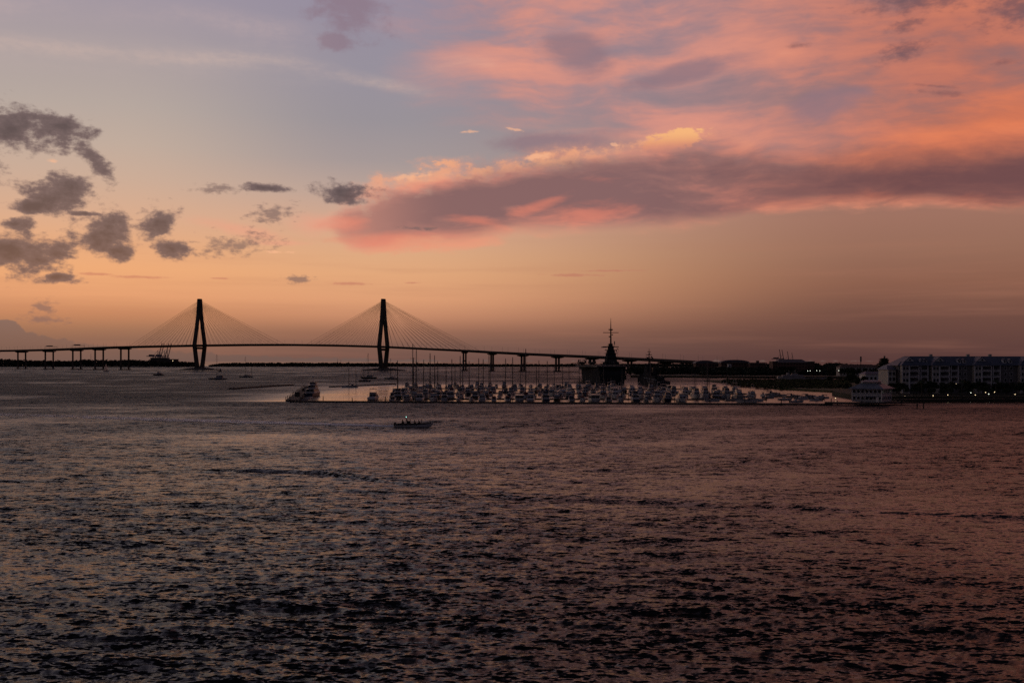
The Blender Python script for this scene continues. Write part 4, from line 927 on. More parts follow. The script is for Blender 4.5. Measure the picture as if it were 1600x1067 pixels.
def trawler(L=13.0, m=NAVY):
    B = L * .34; p = hull(L, B, 2.3, 1.4, m, full=.55)
    p.append(cabin('saloon', -L*.3, L*.16, B*.82, 1.4, 3.5, WHITE, .15, glass=(.45, .85))); p.append(cabin('pilothouse', -L*.06, L*.15, B*.66, 3.5, 5.5, WHITE, .2, glass=(.45, .88)))
    p.append(('boat_deck', MB().box((-L*.16, 0, 3.56), (L*.5, B*.9, .12)).mesh('boat_deck', WHITE), [])); p.append(('canvas_top', MB().box((-L*.2, 0, 5.6), (L*.24, B*.7, .1)).mesh('canvas_top', CANVAS), []))
    t = MB()
    for sx in (-L*.3, -L*.1):
        for sg in (1, -1): t.tube([(sx, sg*B*.34, 3.6), (sx, sg*B*.34, 5.6)], .04, 4)
    p.append(('top_frame', t.mesh('top_frame', ALU), [])); p.append(('signal_mast', MB().tube([(-L*.02, 0, 5.5), (-L*.05, 0, 9)], .09, 5, .05).tube([(-L*.04, -1, 7.6), (-L*.04, 1, 7.6)], .04, 4).mesh('signal_mast', ALU), [])); p.append(rails(L, B, 2.3, 1.4, -L*.1, L*.44)); return p
def motor_yacht(L=24.0):
    B = 6.3; p = hull(L, B, 3.4, 2.0, NAVY, .9)
    p.append(cabin('main_deck_house', -L*.34, L*.2, B*.86, 2.0, 4.5, WHITE, .3, glass=(.4, .85))); p.append(cabin('upper_deck_house', -L*.18, L*.12, B*.74, 4.6, 6.9, WHITE, .35, glass=(.4, .85))); p.append(cabin('wheelhouse', -L*.08, L*.08, B*.62, 7.0, 8.9, WHITE, .3, glass=(.4, .85)))
    for x, w_, z, l in ((-L*.12, B*.96, 4.55, L*.62), (-L*.12, B*.9, 6.95, L*.46), (-L*.03, B*.72, 8.95, L*.24)): p.append(('deck_overhang', MB().box((x, 0, z), (l, w_, .14)).mesh('deck_overhang', WHITE), []))
    r = MB()
    for z, x0, w_ in ((4.6, -L*.43, B*.94), (7.0, -L*.35, B*.88)):
        for sg in (1, -1): r.tube([(x0, sg*w_/2, z + .95), (-L*.1, sg*w_/2, z + .95)], .04, 4)
        r.tube([(x0, -w_/2, z + .95), (x0, w_/2, z + .95)], .04, 4)
        for i in range(6): r.tube([(x0, -w_/2 + w_ * i / 5, z), (x0, -w_/2 + w_ * i / 5, z + .95)], .03, 4)
    p.append(('aft_rail', r.mesh('aft_rail', ALU), []))
    c = MB()
    for sg in (1, -1):
        c.tube([(-L*.42, sg*B*.42, 1.9), (-L*.42, sg*B*.42, 4.5)], .09, 5); c.tube([(-L*.34, sg*B*.4, 4.6), (-L*.34, sg*B*.4, 6.9)], .09, 5)
    p.append(('stanchion', c.mesh('stanchion', WHITE), [])); p.append(('signal_mast', MB().tube([(-L*.02, 0, 8.9), (-L*.05, 0, 11.6)], .16, 6, .1).mesh('signal_mast', WHITE), [('radar_dome', MB().ball((-L*.05, 0, 12.0), .8, 10, 6, .7).mesh('radar_dome', WHITE))]))
    for y in (-1.6, 1.6): p.append(whip(-L*.04, y, 8.9, 5)) 
    p.append(rails(L, B, 3.4, 2.0, .1*L, L*.46, 1.0)); return p
def houseboat(L=14.0):
    B = 4.8; p = hull(L, B, 1.1, .9, WHITE, .4, .85, nose=.02); p.append(cabin('cabin', -L*.36, L*.3, B*.92, .9, 3.3, CREAM, .05, taper=.98, glass=(.35, .78))); p.append(('roof_deck', MB().box((-L*.02, 0, 3.4), (L*.86, B*1.02, .16)).mesh('roof_deck', WHITE), []))
    r = MB()
    for sg in (1, -1): r.tube([(-L*.4, sg*B*.48, 4.3), (L*.36, sg*B*.48, 4.3)], .04, 4)
    for sx in (-L*.4, -L*.1, L*.15, L*.36):
        for sg in (1, -1): r.tube([(sx, sg*B*.48, 3.4), (sx, sg*B*.48, 4.3)], .035, 4)
    p.append(('roof_rail', r.mesh('roof_rail', ALU), [])); p.append(('awning', MB().box((-L*.15, 0, 5.4), (L*.36, B*.85, .1)).mesh('awning', TANC), [])); 
    t = MB()
    for sx in (-L*.3, 0):
        for sg in (1, -1): t.tube([(sx, sg*B*.38, 3.4), (sx, sg*B*.38, 5.4)], .04, 4)
    p.append(('awning_frame', t.mesh('awning_frame', ALU), [])); return p
KIT = {'flybridge yacht': (flybridge_yacht(15), 'yacht'), 'tall flybridge yacht with navy hardtop': (flybridge_yacht(18, WHITE, CANVAS), 'yacht'), 'flybridge yacht with black hull': (flybridge_yacht(14, BLACKH), 'yacht'),
       'sport fishing boat with tower': (sport_fisher(14), 'fishing boat'), 'express cruiser with navy canvas': (express_cruiser(10.5), 'motorboat'), 'express cruiser with tan canvas': (express_cruiser(11.5, WHITE, TANC), 'motorboat'),
       'express cruiser with maroon canvas': (express_cruiser(10, WHITE, REDC), 'motorboat'), 'open boat with white top': (centre_console(8), 'motorboat'), 'open boat with green top': (centre_console(8.5, WHITE, GREENC), 'motorboat'),
       'navy trawler yacht': (trawler(13), 'trawler'), 'white trawler yacht': (trawler(12, WHITE), 'trawler'), 'houseboat': (houseboat(), 'houseboat')}
SAIL = {'white sailing yacht with navy sail cover': sailboat(11, 16), 'white sailing yacht with maroon sail cover': sailboat(11.5, 16, WHITE, REDC), 'navy sailing yacht with tan sail cover': sailboat(12, 16, NAVY, TANC), 'white sailing yacht with green sail cover': sailboat(10.5, 16, WHITE, GREENC)}
ART = lambda s: ('a ' if s[0] not in 'aeiou' else 'an ') + s
ORD = ['first','second','third','fourth','fifth','sixth','seventh','eighth','ninth','tenth','eleventh','twelfth','thirteenth','fourteenth','fifteenth','sixteenth','seventeenth','eighteenth','nineteenth','twentieth'] + ['twenty-' + o for o in ('first','second','third','fourth','fifth','sixth','seventh','eighth','ninth')] + ['thirtieth']
g = random.Random(42)
kinds = list(KIT); wts = [5, 3, 2, 4, 5, 4, 3, 4, 2, 2, 3, 1]
fdock = lambda x: 536 - (x + 120) * .055
# rows of berths: distance behind the front dock, photo columns it spans
ROWS = [(16, 614, 1080, 'front row', 0), (66, 612, 1180, 'second row', 3.4), (112, 618, 1190, 'third row', 2.0), (168, 624, 1150, 'fourth row', 3.0), (225, 634, 1080, 'fifth row', 2.6), (285, 650, 960, 'rearmost row', 2.2)]
nfront = 0
for ri, (dy, pa, pb, rname, _) in enumerate(ROWS):
    Yc = 533 + dy; x = at(pa, Yc).x; xe = at(pb, Yc).x
    while x < xe:
        k = g.choices(kinds, wts)[0]; tpl, cat = KIT[k]; bow = g.random() < .4
        if ri == 0 and nfront == 0: k = 'express cruiser with tan canvas'; tpl, cat = KIT[k]
        sc = g.uniform(.9, 1.08) * (1.0 if ri < 5 else .9)
        Y = fdock(x) + dy + (g.uniform(-2, 3) if ri == 0 else g.uniform(-8, 9)); 
        if ri == 0:
            lab = 'white %s, %s boat from the left along the front dock' % (k.replace('white ', ''), ORD[min(nfront, 29)]) if 'black' not in k and 'navy tr' not in k else '%s, %s boat from the left along the front dock' % (k, ORD[min(nfront, 29)]); nfront += 1; grp = 'boats along the front dock'
        else: lab = '%s in the %s marina row' % (k, rname.replace(' row', '')); grp = '%s boats in the %s' % (k, rname)
        place(tpl, 'sailing_yacht' if 'sail' in k else cat.replace(' ', '_'), (x, Y, 0), R(90 if bow else -90) + R(180) * 0 + g.gauss(0, R(3)), lab, cat, grp, sc)
        x += g.uniform(5.6, 8.2) * (1.0 if ri < 4 else 1.15)
# walkways between the rows
for i, (d0, pa, pb, nm) in enumerate(((41, 612, 1190, 'first'), (140, 622, 1170, 'second'), (255, 640, 1060, 'third'))):
    a = at(pa, 533 + d0); b = at(pb, 533 + d0); dock('walkway', [(a.x, fdock(a.x) + d0), (b.x, fdock(b.x) + d0)], 2.4, .6, .7, 'floating walkway between marina berths, %s behind the front dock' % nm, 'walkway', piles=18, ph=2.6)
# small craft at the shallow right end
n_ = 0
for px, q in ((1098, 624), (1112, 626.5), (1130, 622), (1146, 626), (1160, 620.5), (1180, 626.8), (1200, 622), (1214, 619.5), (1226, 625), (1238, 620.5), (1252, 624), (1262, 621), (1275, 626), (1284, 622), (1122, 612), (1140, 614.5), (1152, 611.5), (1206, 617), (1244, 628.5), (1168, 629)):
    k = ('open boat with white top', 'express cruiser with navy canvas', 'open boat with green top', 'express cruiser with tan canvas')[n_ % 4]
    place(KIT[k][0], 'motorboat', at(px, ywl(q), 0), R(g.uniform(-30, 30) + (180 if g.random() < .5 else 0)), 'small %s at the right marina end' % k, 'motorboat', 'small %s at the right end' % k, g.uniform(.75, .95)); n_ += 1
dock('walkway', [W2(1205, 619), W2(1285, 624.5)], 2.0, .6, .7, 'short slanting walkway among small craft at the right end', 'walkway', piles=8, ph=1.6)
# sailing yachts whose masts rise over the marina: photo column, mast-top row, berth distance
MASTS = [(621, 563, 610), (645, 537, 640), (650.5, 545, 655), (646, 559, 720), (662, 562, 760), (672, 552, 610), (679, 555, 690), (684, 564, 820), (697, 568, 640), (706, 561, 700), (711, 567, 860), (719, 556, 650), (723, 563, 780), (733, 564, 720), (748, 560, 650),
         (755, 561, 700), (764, 553, 760), (766, 566, 860), (790, 560, 690), (801, 558, 640), (813, 569, 830), (821.5, 545, 600), (838, 568, 700), (842, 563, 770), (855, 564, 660), (866, 571, 840), (879, 568, 700), (889, 570, 780), (905, 572, 700), (943, 573, 580), (972, 576, 610), (1016, 565, 640), (1105, 565, 600), (1086, 582, 640), (1108, 584, 640)]
sk = list(SAIL)
for i, (px, tp, Y) in enumerate(MASTS):
    hh = zat(tp, Y); sc = hh / 16.0; n = sk[i % 4]
    special = {645: 'tallest bare mast of the marina on a large sailing yacht, left of centre', 650.5: 'tall masted sailing yacht just right of the tallest mast', 821.5: 'tall masted sailing yacht alone under the bridge approach, middle of marina', 621: 'sailing yacht with the leftmost mast of the marina', 943: 'sailing yacht whose pale mast stands before the aircraft carrier island', 972: 'sailing yacht whose short mast stands before the carrier stern', 1016: 'sailing yacht mast standing between the two grey warships', 1105: 'sailing yacht with the tall pale mast right of the destroyer'}
    v = at(px, Y); bow = i % 3 == 0; rz = R(90 if bow else -90)
    e = place(SAIL[n], 'sailing_yacht', (v.x, v.y - (11 * .08 * sc if bow else -11 * .08 * sc), 0), rz, special.get(px, '%s moored among the marina masts' % n), 'sailboat', '%ss in the marina' % n, 1.0)
    if px in special: del e['group']; e['group'] = 'sailing yachts in the marina'
    hs = min(max(sc, .8), 1.35); e.scale = (hs, hs, hs); e.location.y = v.y - (11 * .08 * hs if bow else -11 * .08 * hs)
    for ch in e.children:
        if ch.name.startswith('mast'): ch.scale.z = (hh / hs - .9) / (16 - .9) ; ch.location.z = .9 * (1 - ch.scale.z)
# named boats left of the marina
place(motor_yacht(24), 'motor_yacht', at(490, ywl(619.5) + 12, 0), R(86), 'tall dark hulled three deck motor yacht beside the cluttered pier', 'yacht')
place(flybridge_yacht(17, WHITE, CANVAS), 'flybridge_yacht', at(584, ywl(625) + 8, 0), R(88), 'lone flybridge yacht moored stern-on inside the front dock', 'yacht')
place(trawler(14, BLACKH), 'trawler_yacht', at(622, ywl(622) + 6, 0), R(92), 'dark trawler yacht at the left corner of the packed berths', 'trawler')
place(sailboat(13, 22, WHITE, CANVAS, True), 'ketch', at(547, ywl(605) - 6, 0), R(176), 'white two masted ketch lying along the thin breakwater float', 'sailboat')
place(trawler(15, BLACKH), 'cabin_boat', at(248, ywl(586.5), 0), R(180), 'small dark cabin boat anchored off the left bridge tower', 'motorboat')
place(sailboat(20, 30, NAVY, TANC) + [cabin('deckhouse', -5.5, 3, 4.4, 1.2, 4.4, WHITE, .3), ('awning', MB().box((-6, 0, 4.6), (7, 4.6, .15)).mesh('awning', TANC), [])], 'sailing_yacht', at(341, ywl(592.5), 0), R(180), 'anchored sailing yacht with pale awning below the left bridge tower', 'sailboat')
place(trawler(17, BLACKH), 'cabin_boat', at(344, ywl(580.5), 0), R(-60), 'dark cabin boat anchored far out right of the left bridge tower', 'motorboat', None, 1.05)
place(sailboat(17, 28, NAVY, TANC, True) + [cabin('deckhouse', -4, 3, 3.8, 1.2, 3.6, CREAM, .3)], 'sailing_yacht', at(385, ywl(589.5), 0), R(185), 'dark two masted sailing yacht anchored mid water between the towers', 'sailboat')
for px, q, sc, nm in ((577, 591.5, 1.45, 'larger'), (612, 592.5, 1.15, 'right hand'), (570, 596, .95, 'small')):
    place(sailboat(13, 22, BLACKH, TANC) + [cabin('deckhouse', -3, 2.4, 3, 1.2, 2.9, CREAM, .3)], 'sailing_yacht', at(px, ywl(q), 0), R(175), nm + ' dark sailing yacht anchored near the foot of the right tower', 'sailboat', 'yachts anchored by the right tower', sc)
def sailing(L, mh):
    p = sailboat(L, mh, NAVY, TANC); x = L * .08
    s = MB(); n = 8
    ring0, ring1 = [], []
    for i in range(n + 1):
        f = i / n; z = 2.7 + (mh - 3.2) * f; ch = L * .42 * (1 - f) ** .8
        ring0.append([(x - ch * k / 4, .5 * math.sin(math.pi * k / 4) * (1 - f), z) for k in range(5)])
    for i in range(n):
        for k in range(4): s.quad(ring0[i][k], ring0[i][k+1], ring0[i+1][k+1], ring0[i+1][k])
    p.append(('mainsail', s.mesh('mainsail', SAILC), [])); j = MB()
    for i in range(6):
        f0, f1 = i / 6, (i + 1) / 6; A = lambda f: (L*.48 - (L*.48 - x) * f, 0, 2 + (mh * .86 - 2) * f); Bq = lambda f: (L*.48 - (L*.48 - x) * f - L*.34 * (1 - f), .5 * (1 - f), 2 + (mh * .86 - 2) * f)
        j.quad(A(f0), Bq(f0), Bq(f1), A(f1))
    p.append(('jib', j.mesh('jib', SAILC), [])); return p
place(sailing(13, 17), 'sailing_yacht', at(166, ywl(580.5), 0), R(165), 'sloop under pale sail passing in front of the left bridge approach', 'sailboat')
place(sailing(11, 14), 'sailing_yacht', at(653.5, ywl(578), 0), R(100), 'tiny far sloop with white sail behind the marina masts', 'sailboat')
# clutter on the corner pier
for i, (px, q, d) in enumerate(((465, 622, (2.6, 2.2, 2.6)), (474, 613, (1.8, 1.6, 1.8)), (479, 609, (2.2, 2, 1.6)))):
    v = at(px, ywl(q), .9); e = empty('dock_locker', v, R(20 * i), ('dark kiosk box at the outer end of the cluttered pier', 'small dark locker half way along the cluttered pier', 'low dark locker at the inner end of the cluttered pier')[i], 'locker')
    MB().box((0, 0, d[2]/2), d).build('body', DOCKW, e); MB().box((0, 0, d[2] + .08), (d[0] + .2, d[1] + .2, .16), (.9, .9)).build('lid', STEEL, e)
for i, (px, q, a) in enumerate(((474, 625.3, 25), (480, 624, 60), (486, 622.5, 80), (478, 621.5, 40))):
    place(hull(5.2, 2.0, .85, .6, WHITE, .25) + [('thwart', MB().box((-.4, 0, .55), (.4, 1.7, .08)).mesh('thwart', TEAK), []), ('outboard', MB().box((-2.8, 0, .8), (.4, .35, .7), (.8, .8)).mesh('outboard', BLACKH), [])], 'dinghy', at(px, ywl(q), 0), R(a), '%s white dinghy tied inside the marina corner pier' % ('leftmost', 'second', 'rightmost', 'innermost')[i], 'dinghy', 'dinghies by the corner pier')

# ------------------------------------------------------------------ speedboat with people and its wake
BY = ywl(667.5)
rib = empty('speedboat', at(645, BY, .05), R(-3), 'long low open speedboat with passengers speeding to the right', 'speedboat')
hp = hull(11.4, 3.0, 1.25, .95, WHITE, .4, .62, TEAK, .1)
for pn, me, subs in hp:
    o = obj(pn, me, rib)
    for sn, sm in subs: obj(sn, sm, o)
for sg in (1, -1): MB().tube([(-5.4, sg*1.45, .95), (1.5, sg*1.45, 1.05), (4.2, sg*.95, 1.2), (5.9, sg*.15, 1.35)], .22, 8, .16).build('tube_collar', RUB, rib)
cs = MB().box((-1.3, 0, 1.5), (1.2, 1.2, 1.3), (.75, .9)).build('console', BLACKH, rib); MB().box((-.85, 0, 2.35), (.1, 1.1, .5)).build('wind_screen', GLASS, cs)
for sx in (-3.4, .7, 2.0): MB().box((sx, 0, 1.28), (.6, 1.8, .7)).build('bench', BLACKH, rib)
for sg in (.45, -.45): MB().box((-5.95, sg, 1.1), (.6, .45, 1.1), (.8, .8)).box((-5.95, sg, .2), (.25, .2, .8)).build('outboard', BLACKH, rib)
lpst = MB().tube([(-2.2, 0, 1.6), (-2.2, 0, 3.3)], .04, 5).build('light_pole', ALU, rib); MB().ball((-2.2, 0, 3.38), .13, 8, 5).build('stern_light', LAMPG, lpst)
def person_mesh(seated=True, seed=0):
    """one continuous skinned figure; hips at the origin height given, facing +x"""
    j = {}
    hip = Vector((0, 0, .12)) if seated else Vector((0, 0, .92))
    j['pelvis'] = (hip, .15); j['waist'] = (hip + Vector((.0, 0, .2)), .135); j['chest'] = (hip + Vector((.03, 0, .42)), .165); j['neck'] = (hip + Vector((.05, 0, .58)), .06); j['head'] = (hip + Vector((.07, 0, .70)), .095); j['crown'] = (hip + Vector((.07, 0, .80)), .075)
    ed = [('pelvis','waist'),('waist','chest'),('chest','neck'),('neck','head'),('head','crown')]
    for s, sg in (('l', 1), ('r', -1)):
        j['sh'+s] = (hip + Vector((.02, sg*.2, .5)), .07); j['el'+s] = (hip + Vector((.1, sg*.27, .24)), .05); j['wr'+s] = (hip + Vector((.32, sg*.22, .18)), .036); j['ha'+s] = (hip + Vector((.40, sg*.2, .18)), .04)
        ed += [('chest','sh'+s),('sh'+s,'el'+s),('el'+s,'wr'+s),('wr'+s,'ha'+s)]
        if seated: kn, an, ft = Vector((.45, sg*.13, .14)), Vector((.48, sg*.13, -.32)), Vector((.62, sg*.13, -.36))
        else: kn, an, ft = Vector((.04, sg*.11, .48)), Vector((0, sg*.11, .08)), Vector((.15, sg*.12, .04))
        j['th'+s] = (hip + Vector((.03, sg*.1, -.02)), .095); j['kn'+s] = (kn, .065); j['an'+s] = (an, .045); j['ft'+s] = (ft, .04)
        ed += [('pelvis','th'+s),('th'+s,'kn'+s),('kn'+s,'an'+s),('an'+s,'ft'+s)]
    names = list(j); me = bpy.data.meshes.new('skeleton'); me.from_pydata([tuple(j[k][0]) for k in names], [(names.index(a), names.index(b)) for a, b in ed], [])
    o = bpy.data.objects.new('skeleton', me); col.objects.link(o); md = o.modifiers.new('skin', 'SKIN')
    for i, k in enumerate(names): sv = me.skin_vertices[0].data[i]; sv.radius = (j[k][1],) * 2; sv.use_root = k == 'pelvis'
    o.modifiers.new('sub', 'SUBSURF').levels = 1
    dg = bpy.context.evaluated_depsgraph_get(); out = bpy.data.meshes.new_from_object(o.evaluated_get(dg)); bpy.data.objects.remove(o); out.name = 'person'
    zh = hip.z + .6
    out.materials.clear(); out.materials.append(CLOTH); out.materials.append(SKIN)
    for p in out.polygons: p.material_index = 1 if p.center.z > zh or (abs(p.center.y) > .15 and p.center.x > .3 and hip.z + .1 < p.center.z) else 0; p.use_smooth = True
    return out
pm_s, pm_t = person_mesh(True), person_mesh(False)
hair = MB().ball((.05, 0, .845), .105, 8, 6).mesh('hair', BLACKH); hair_t = MB().ball((.05, 0, 1.645), .105, 8, 6).mesh('hair', BLACKH)
for i, (x, y, st, lab) in enumerate(((-3.5, .4, 0, 'person in dark clothing seated nearest the stern of the speedboat'), (-3.5, -.5, 0, 'person in dark clothing seated at the stern on the near side'), (-2.0, .1, 1, 'standing helmsman in dark clothing at the speedboat console'), (-2.15, -.7, 1, 'person standing beside the speedboat helm'),
                                     (.6, -.4, 0, 'person in dark clothing seated amidships in the speedboat'), (1.9, .4, 0, 'person seated forward on the far side of the speedboat'), (2.0, -.45, 0, 'person seated forward on the near side of the speedboat'), (2.9, .0, 1, 'person standing in the bow of the speedboat'))):
    e = obj('person', pm_t if st else pm_s); e.matrix_world = Matrix.Translation(rib.location) @ Matrix.Rotation(R(-3), 4, 'Z') @ Matrix.Translation((x, y, 1.1 if st else 1.62)); tag(e, lab, 'person', 'people in the speedboat')
    obj('hair', hair_t if st else hair, e)
def wake():
    pts = [at(p, ywl(q)) for p, q in ((618, 667), (560, 664.6), (480, 662), (380, 659), (280, 656.4), (180, 653), (80, 650), (-60, 646))]
    cum_ = [0]; 
    for a, b in zip(pts, pts[1:]): cum_.append(cum_[-1] + (b - a).length)
    N = 500; K = 14; V = []; Fc = []
    for i in range(N):
        s = cum_[-1] * (i / (N - 1)) ** 1.25; k = max(0, min(len(pts) - 2, int(np.searchsorted(cum_, s)) - 1)); f = (s - cum_[k]) / (cum_[k+1] - cum_[k]); p = pts[k].lerp(pts[k+1], f); d = (pts[k+1] - pts[k]).normalized(); t = Vector((-d.y, d.x, 0))
        wd = 1.5 + 5.5 * min(1, s / 60)
        for q in range(K):
            u = q / (K - 1) * 2 - 1; rid = (1 - u * u)
            z = (.35 * math.exp(-s / 30) + .20) * rid * (.55 + .45 * math.sin(s * .9 + u * 3) * math.sin(s * .37 + u * 5)) + .02
            V.append(tuple(p + t * wd * u + Vector((0, 0, z + .22 - .14 * (1 - rid)))))
    for i in range(N - 1):
        for q in range(K - 1): a = i * K + q; Fc.append((a, a + 1, a + K + 1, a + K))
    me = bpy.data.meshes.new('wake'); me.from_pydata(V, [], Fc)
    al = me.attributes.new('run', 'FLOAT', 'POINT'); al.data.foreach_set('value', np.repeat((np.linspace(0, 1, N)) ** 1.25, K).astype(np.float32)); me.shade_smooth()
    m = bpy.data.materials.new('wake_foam'); m.use_nodes = True; t = NT(m.node_tree); b = t.n['Principled BSDF']; o = t.n.new('ShaderNodeTexCoord').outputs['Object']; at_ = t.n.new('ShaderNodeAttribute'); at_.attribute_name = 'run'
    n = t.noise(t.mapping(o, sc=(.35, 1, 1)), .9, 6, .65); fo = t.ss(t.sub(n, t.mad(at_.outputs['Fac'], .16, -.08)), .38, .56)
    b.inputs['Roughness'].default_value = .5; b.inputs['Base Color'].default_value = (.8, .8, .82, 1)
    tr = t.n.new('ShaderNodeBsdfTransparent'); mx = t.n.new('ShaderNodeMixShader'); t.l.new(fo, mx.inputs[0]); t.l.new(tr.outputs[0], mx.inputs[1]); t.l.new(b.outputs[0], mx.inputs[2]); t.l.new(mx.outputs[0], t.n['Material Output'].inputs['Surface'])
    me.materials.append(m); tag(obj('wake_foam', me), 'pale foamy wake trailing left behind the speedboat', 'wake', kind='stuff')
wake()

# ------------------------------------------------------------------ warships
def carrier():
    e = empty('aircraft_carrier', at(957, 940, 0), R(1.2), 'grey aircraft carrier seen from astern with tall masted island', 'warship'); L = 255.0; zd = zat(571.5, 940)
    st = []
    for i in range(13):
        f = i / 12; y = L * f; wv = 14 * (1 - max(0, (f - .6) / .4) ** 2) * (.86 + .14 * min(1, f * 6)) + .2
        st.append([(wv, y, 12.5), (wv * .9, y, 0), (wv * .7, y, -3), (-wv * .7, y, -3), (-wv * .9, y, 0), (-wv, y, 12.5)])
    MB().loft(st).build('hull', HGREY, e)
    gl = []
    for i in range(13): f = i / 12; wv = 13 * (1 - .3 * f * f); gl.append([(wv, L * f * .97 + 3, 12.45), (wv, L * f * .97 + 3, zd - 1.3), (-wv, L * f * .97 + 3, zd - 1.3), (-wv, L * f * .97 + 3, 12.45)])
    MB().loft(gl).build('gallery_deck', HGREY, e)
    fdm = MB().loft([[(x, y, zd - 1.35) for x, y in ((-15, -2), (16.5, -2), (17.5, 30), (17, 120), (16, 200), (13, L + 4), (-13, L + 4), (-16, 190), (-22, 150), (-24, 90), (-16, 30))], [(x, y, zd) for x, y in ((-15, -2), (16.5, -2), (17.5, 30), (17, 120), (16, 200), (13, L + 4), (-13, L + 4), (-16, 190), (-22, 150), (-24, 90), (-16, 30))]]).build('flight_deck', DGREY, e)
    rp = MB()
    for x in np.arange(-14, 16, 2.4): rp.tube([(x, -2.3, zd), (x, -2.3, zd + 1.1)], .06, 4)
    rp.tube([(-14, -2.3, zd + 1.1), (15.8, -2.3, zd + 1.1)], .05, 4); rp.build('deck_rail', ALU, fdm)
    for sx in (-10, -3, 4, 11): MB().box((sx, -.5, 6.5), (4, 1.2, 4)).build('stern_opening', BLACKH, e)
    for sx in (-11, 11): MB().box((sx, -1.6, 9.6), (5, 3.4, 1.2)).build('sponson', HGREY, e)
    # island amidships to starboard
    iy = 140.0; ix = at(955, 1080).x - at(957, 940).x + 2.5; k = 1080 / F
    def Zp(py): return zat(py, 1080)
    lev = [(17, 34, zd, Zp(565.5)), (12.5, 26, Zp(565.5), Zp(559)), (11, 20, Zp(559), Zp(552)), (8.6, 16, Zp(552), Zp(547)), (6.6, 11, Zp(547), Zp(541))]
    isl = None
    for i, (w_, d_, z0, z1) in enumerate(lev):
        o = MB().box((ix, iy, (z0 + z1)/2), (w_ * .86, d_, z1 - z0 + .02), (.93, .93)).build('island_level', HGREY, e); MB().box((ix, iy, z1), (w_ + 1.2, d_ + 2, .35)).build('platform', HGREY, o)
        for sx in (-w_*.3, 0, w_*.3): MB().box((ix + sx, iy - d_/2 * .97 - .05, z0 + (z1 - z0) * .62), (w_ * .16, .3, 1.3)).build('port', GLASS, o)
    fn = MB().box((ix, iy + 4, Zp(544)), (5, 9, 10), (.85, .85)).build('funnel', BLACKH, e)
    ms = MB().tube([(ix, iy, Zp(542)), (ix, iy, Zp(514)), (ix, iy, Zp(497))], 1.05, 7, .14).build('mast', HGREY, e)
    for py, hw, r_ in ((541.8, 8.6, .45), (519.7, 8.4, .35), (515, 2.4, .6), (547, 6.5, .4)): MB().tube([(ix - hw, iy, Zp(py)), (ix + hw, iy, Zp(py))], r_, 5).build('yardarm', HGREY, ms)
    for sx, py, r_ in ((-1.6, 526, 1.0), (1.5, 523, .9), (0, 516, 1.1), (6, 548.5, .8), (7.5, 545, .7)): MB().ball((ix + sx, iy - 1, Zp(py)), r_, 7, 5, .7).build('radome', HGREY, ms)
    MB().box((ix - 7.6, iy, Zp(542.5)), (6.5, 3, 1.0), (.7, .9)).build('search_radar', STEEL, ms); MB().box((ix + 4, iy, Zp(536)), (.6, 4, 4)).build('search_radar', STEEL, ms)
    for sx, z in ((5.4, Zp(549)), (6.6, Zp(553)), (-5, Zp(551))): MB().tube([(ix + sx, iy - 5, z - 3), (ix + sx + (1 if sx > 0 else -1), iy - 5, z + 5)], .12, 4).build('whip_antenna', HGREY, e)
    # gun tubs below the island
    for sx, sy in ((-1, 24), (2, -24)): MB().tube([(ix + sx, iy + sy, zd), (ix + sx, iy + sy, zd + 4)], 3, 10).build('gun_tub', HGREY, e)
    return e, zd
car, zdk = carrier()
def plane_tpl(folded=True):
    p = []
    f = [(.15, -6.5, 2.6), (.55, -4.5, 2.3), (.8, -1, 2.1), (.85, 2, 2.1), (.6, 4.5, 2.0), (.1, 6.2, 1.9)]
    p.append(('fuselage', MB().loft([[(r * math.cos(a), y, z + r * 1.1 * math.sin(a)) for a in np.linspace(0, 2*math.pi, 8, endpoint=False)] for r, y, z in f]).mesh('fuselage', HGREY), []))
    for sg in (1, -1):
        wing = MB()
        wing.prism([(sg*.7, 2.0), (sg*3.4, .9), (sg*3.4, -1.2), (sg*.7, -1.6)], 2, 1.75, 1.95)
        if folded: wing.loft([[(sg*3.4, .9, 1.85), (sg*3.6, .9, 1.85), (sg*3.6, -1.2, 1.85), (sg*3.4, -1.2, 1.85)], [(sg*2.6, .2, 5.2), (sg*2.75, .2, 5.2), (sg*2.75, -1.2, 5.2), (sg*2.6, -1.2, 5.2)]])
        else: wing.prism([(sg*3.4, .9), (sg*6.4, -.2), (sg*6.4, -1.5), (sg*3.4, -1.2)], 2, 1.8, 1.93)
        p.append(('wing', wing.mesh('wing', HGREY), [])); p.append(('tailplane', MB().prism([(sg*.1, -5), (sg*2.3, -5.9), (sg*2.3, -6.7), (sg*.1, -6.6)], 2, 2.75, 2.85).mesh('tailplane', HGREY), []))
        p.append(('wheel', MB().tube([(sg*1.5 - .12, 0, .4), (sg*1.5 + .12, 0, .4)], .4, 8).tube([(sg*1.5, 0, .5), (sg*1.3, 0, 1.9)], .08, 4).mesh('wheel', BLACKH), []))
    p.append(('tail_fin', MB().prism([(-4.3, 2.7), (-6.3, 5.6), (-7.0, 5.6), (-6.6, 2.6)], 0, -.1, .1).mesh('tail_fin', HGREY), [])); p.append(('wheel', MB().tube([(-.1, 4, .35), (.1, 4, .35)], .35, 8).tube([(0, 4, .4), (0, 4, 1.6)], .07, 4).mesh('wheel', BLACKH), []))
    p.append(('canopy', MB().ball((0, 3, 2.95), .55, 8, 5, .7).mesh('canopy', GLASS), [])); return p
PL = [plane_tpl(True), plane_tpl(False)]
pls = [(-13, 60, 200), (-19, 95, 150), (-19, 116, 160), (-18, 140, 170), (-13, 170, 190), (-12, 192, 200), (-9, 214, 170), (-9, 236, 190), (3, 225, 185), (9, 60, 170), (12, 95, 190)]
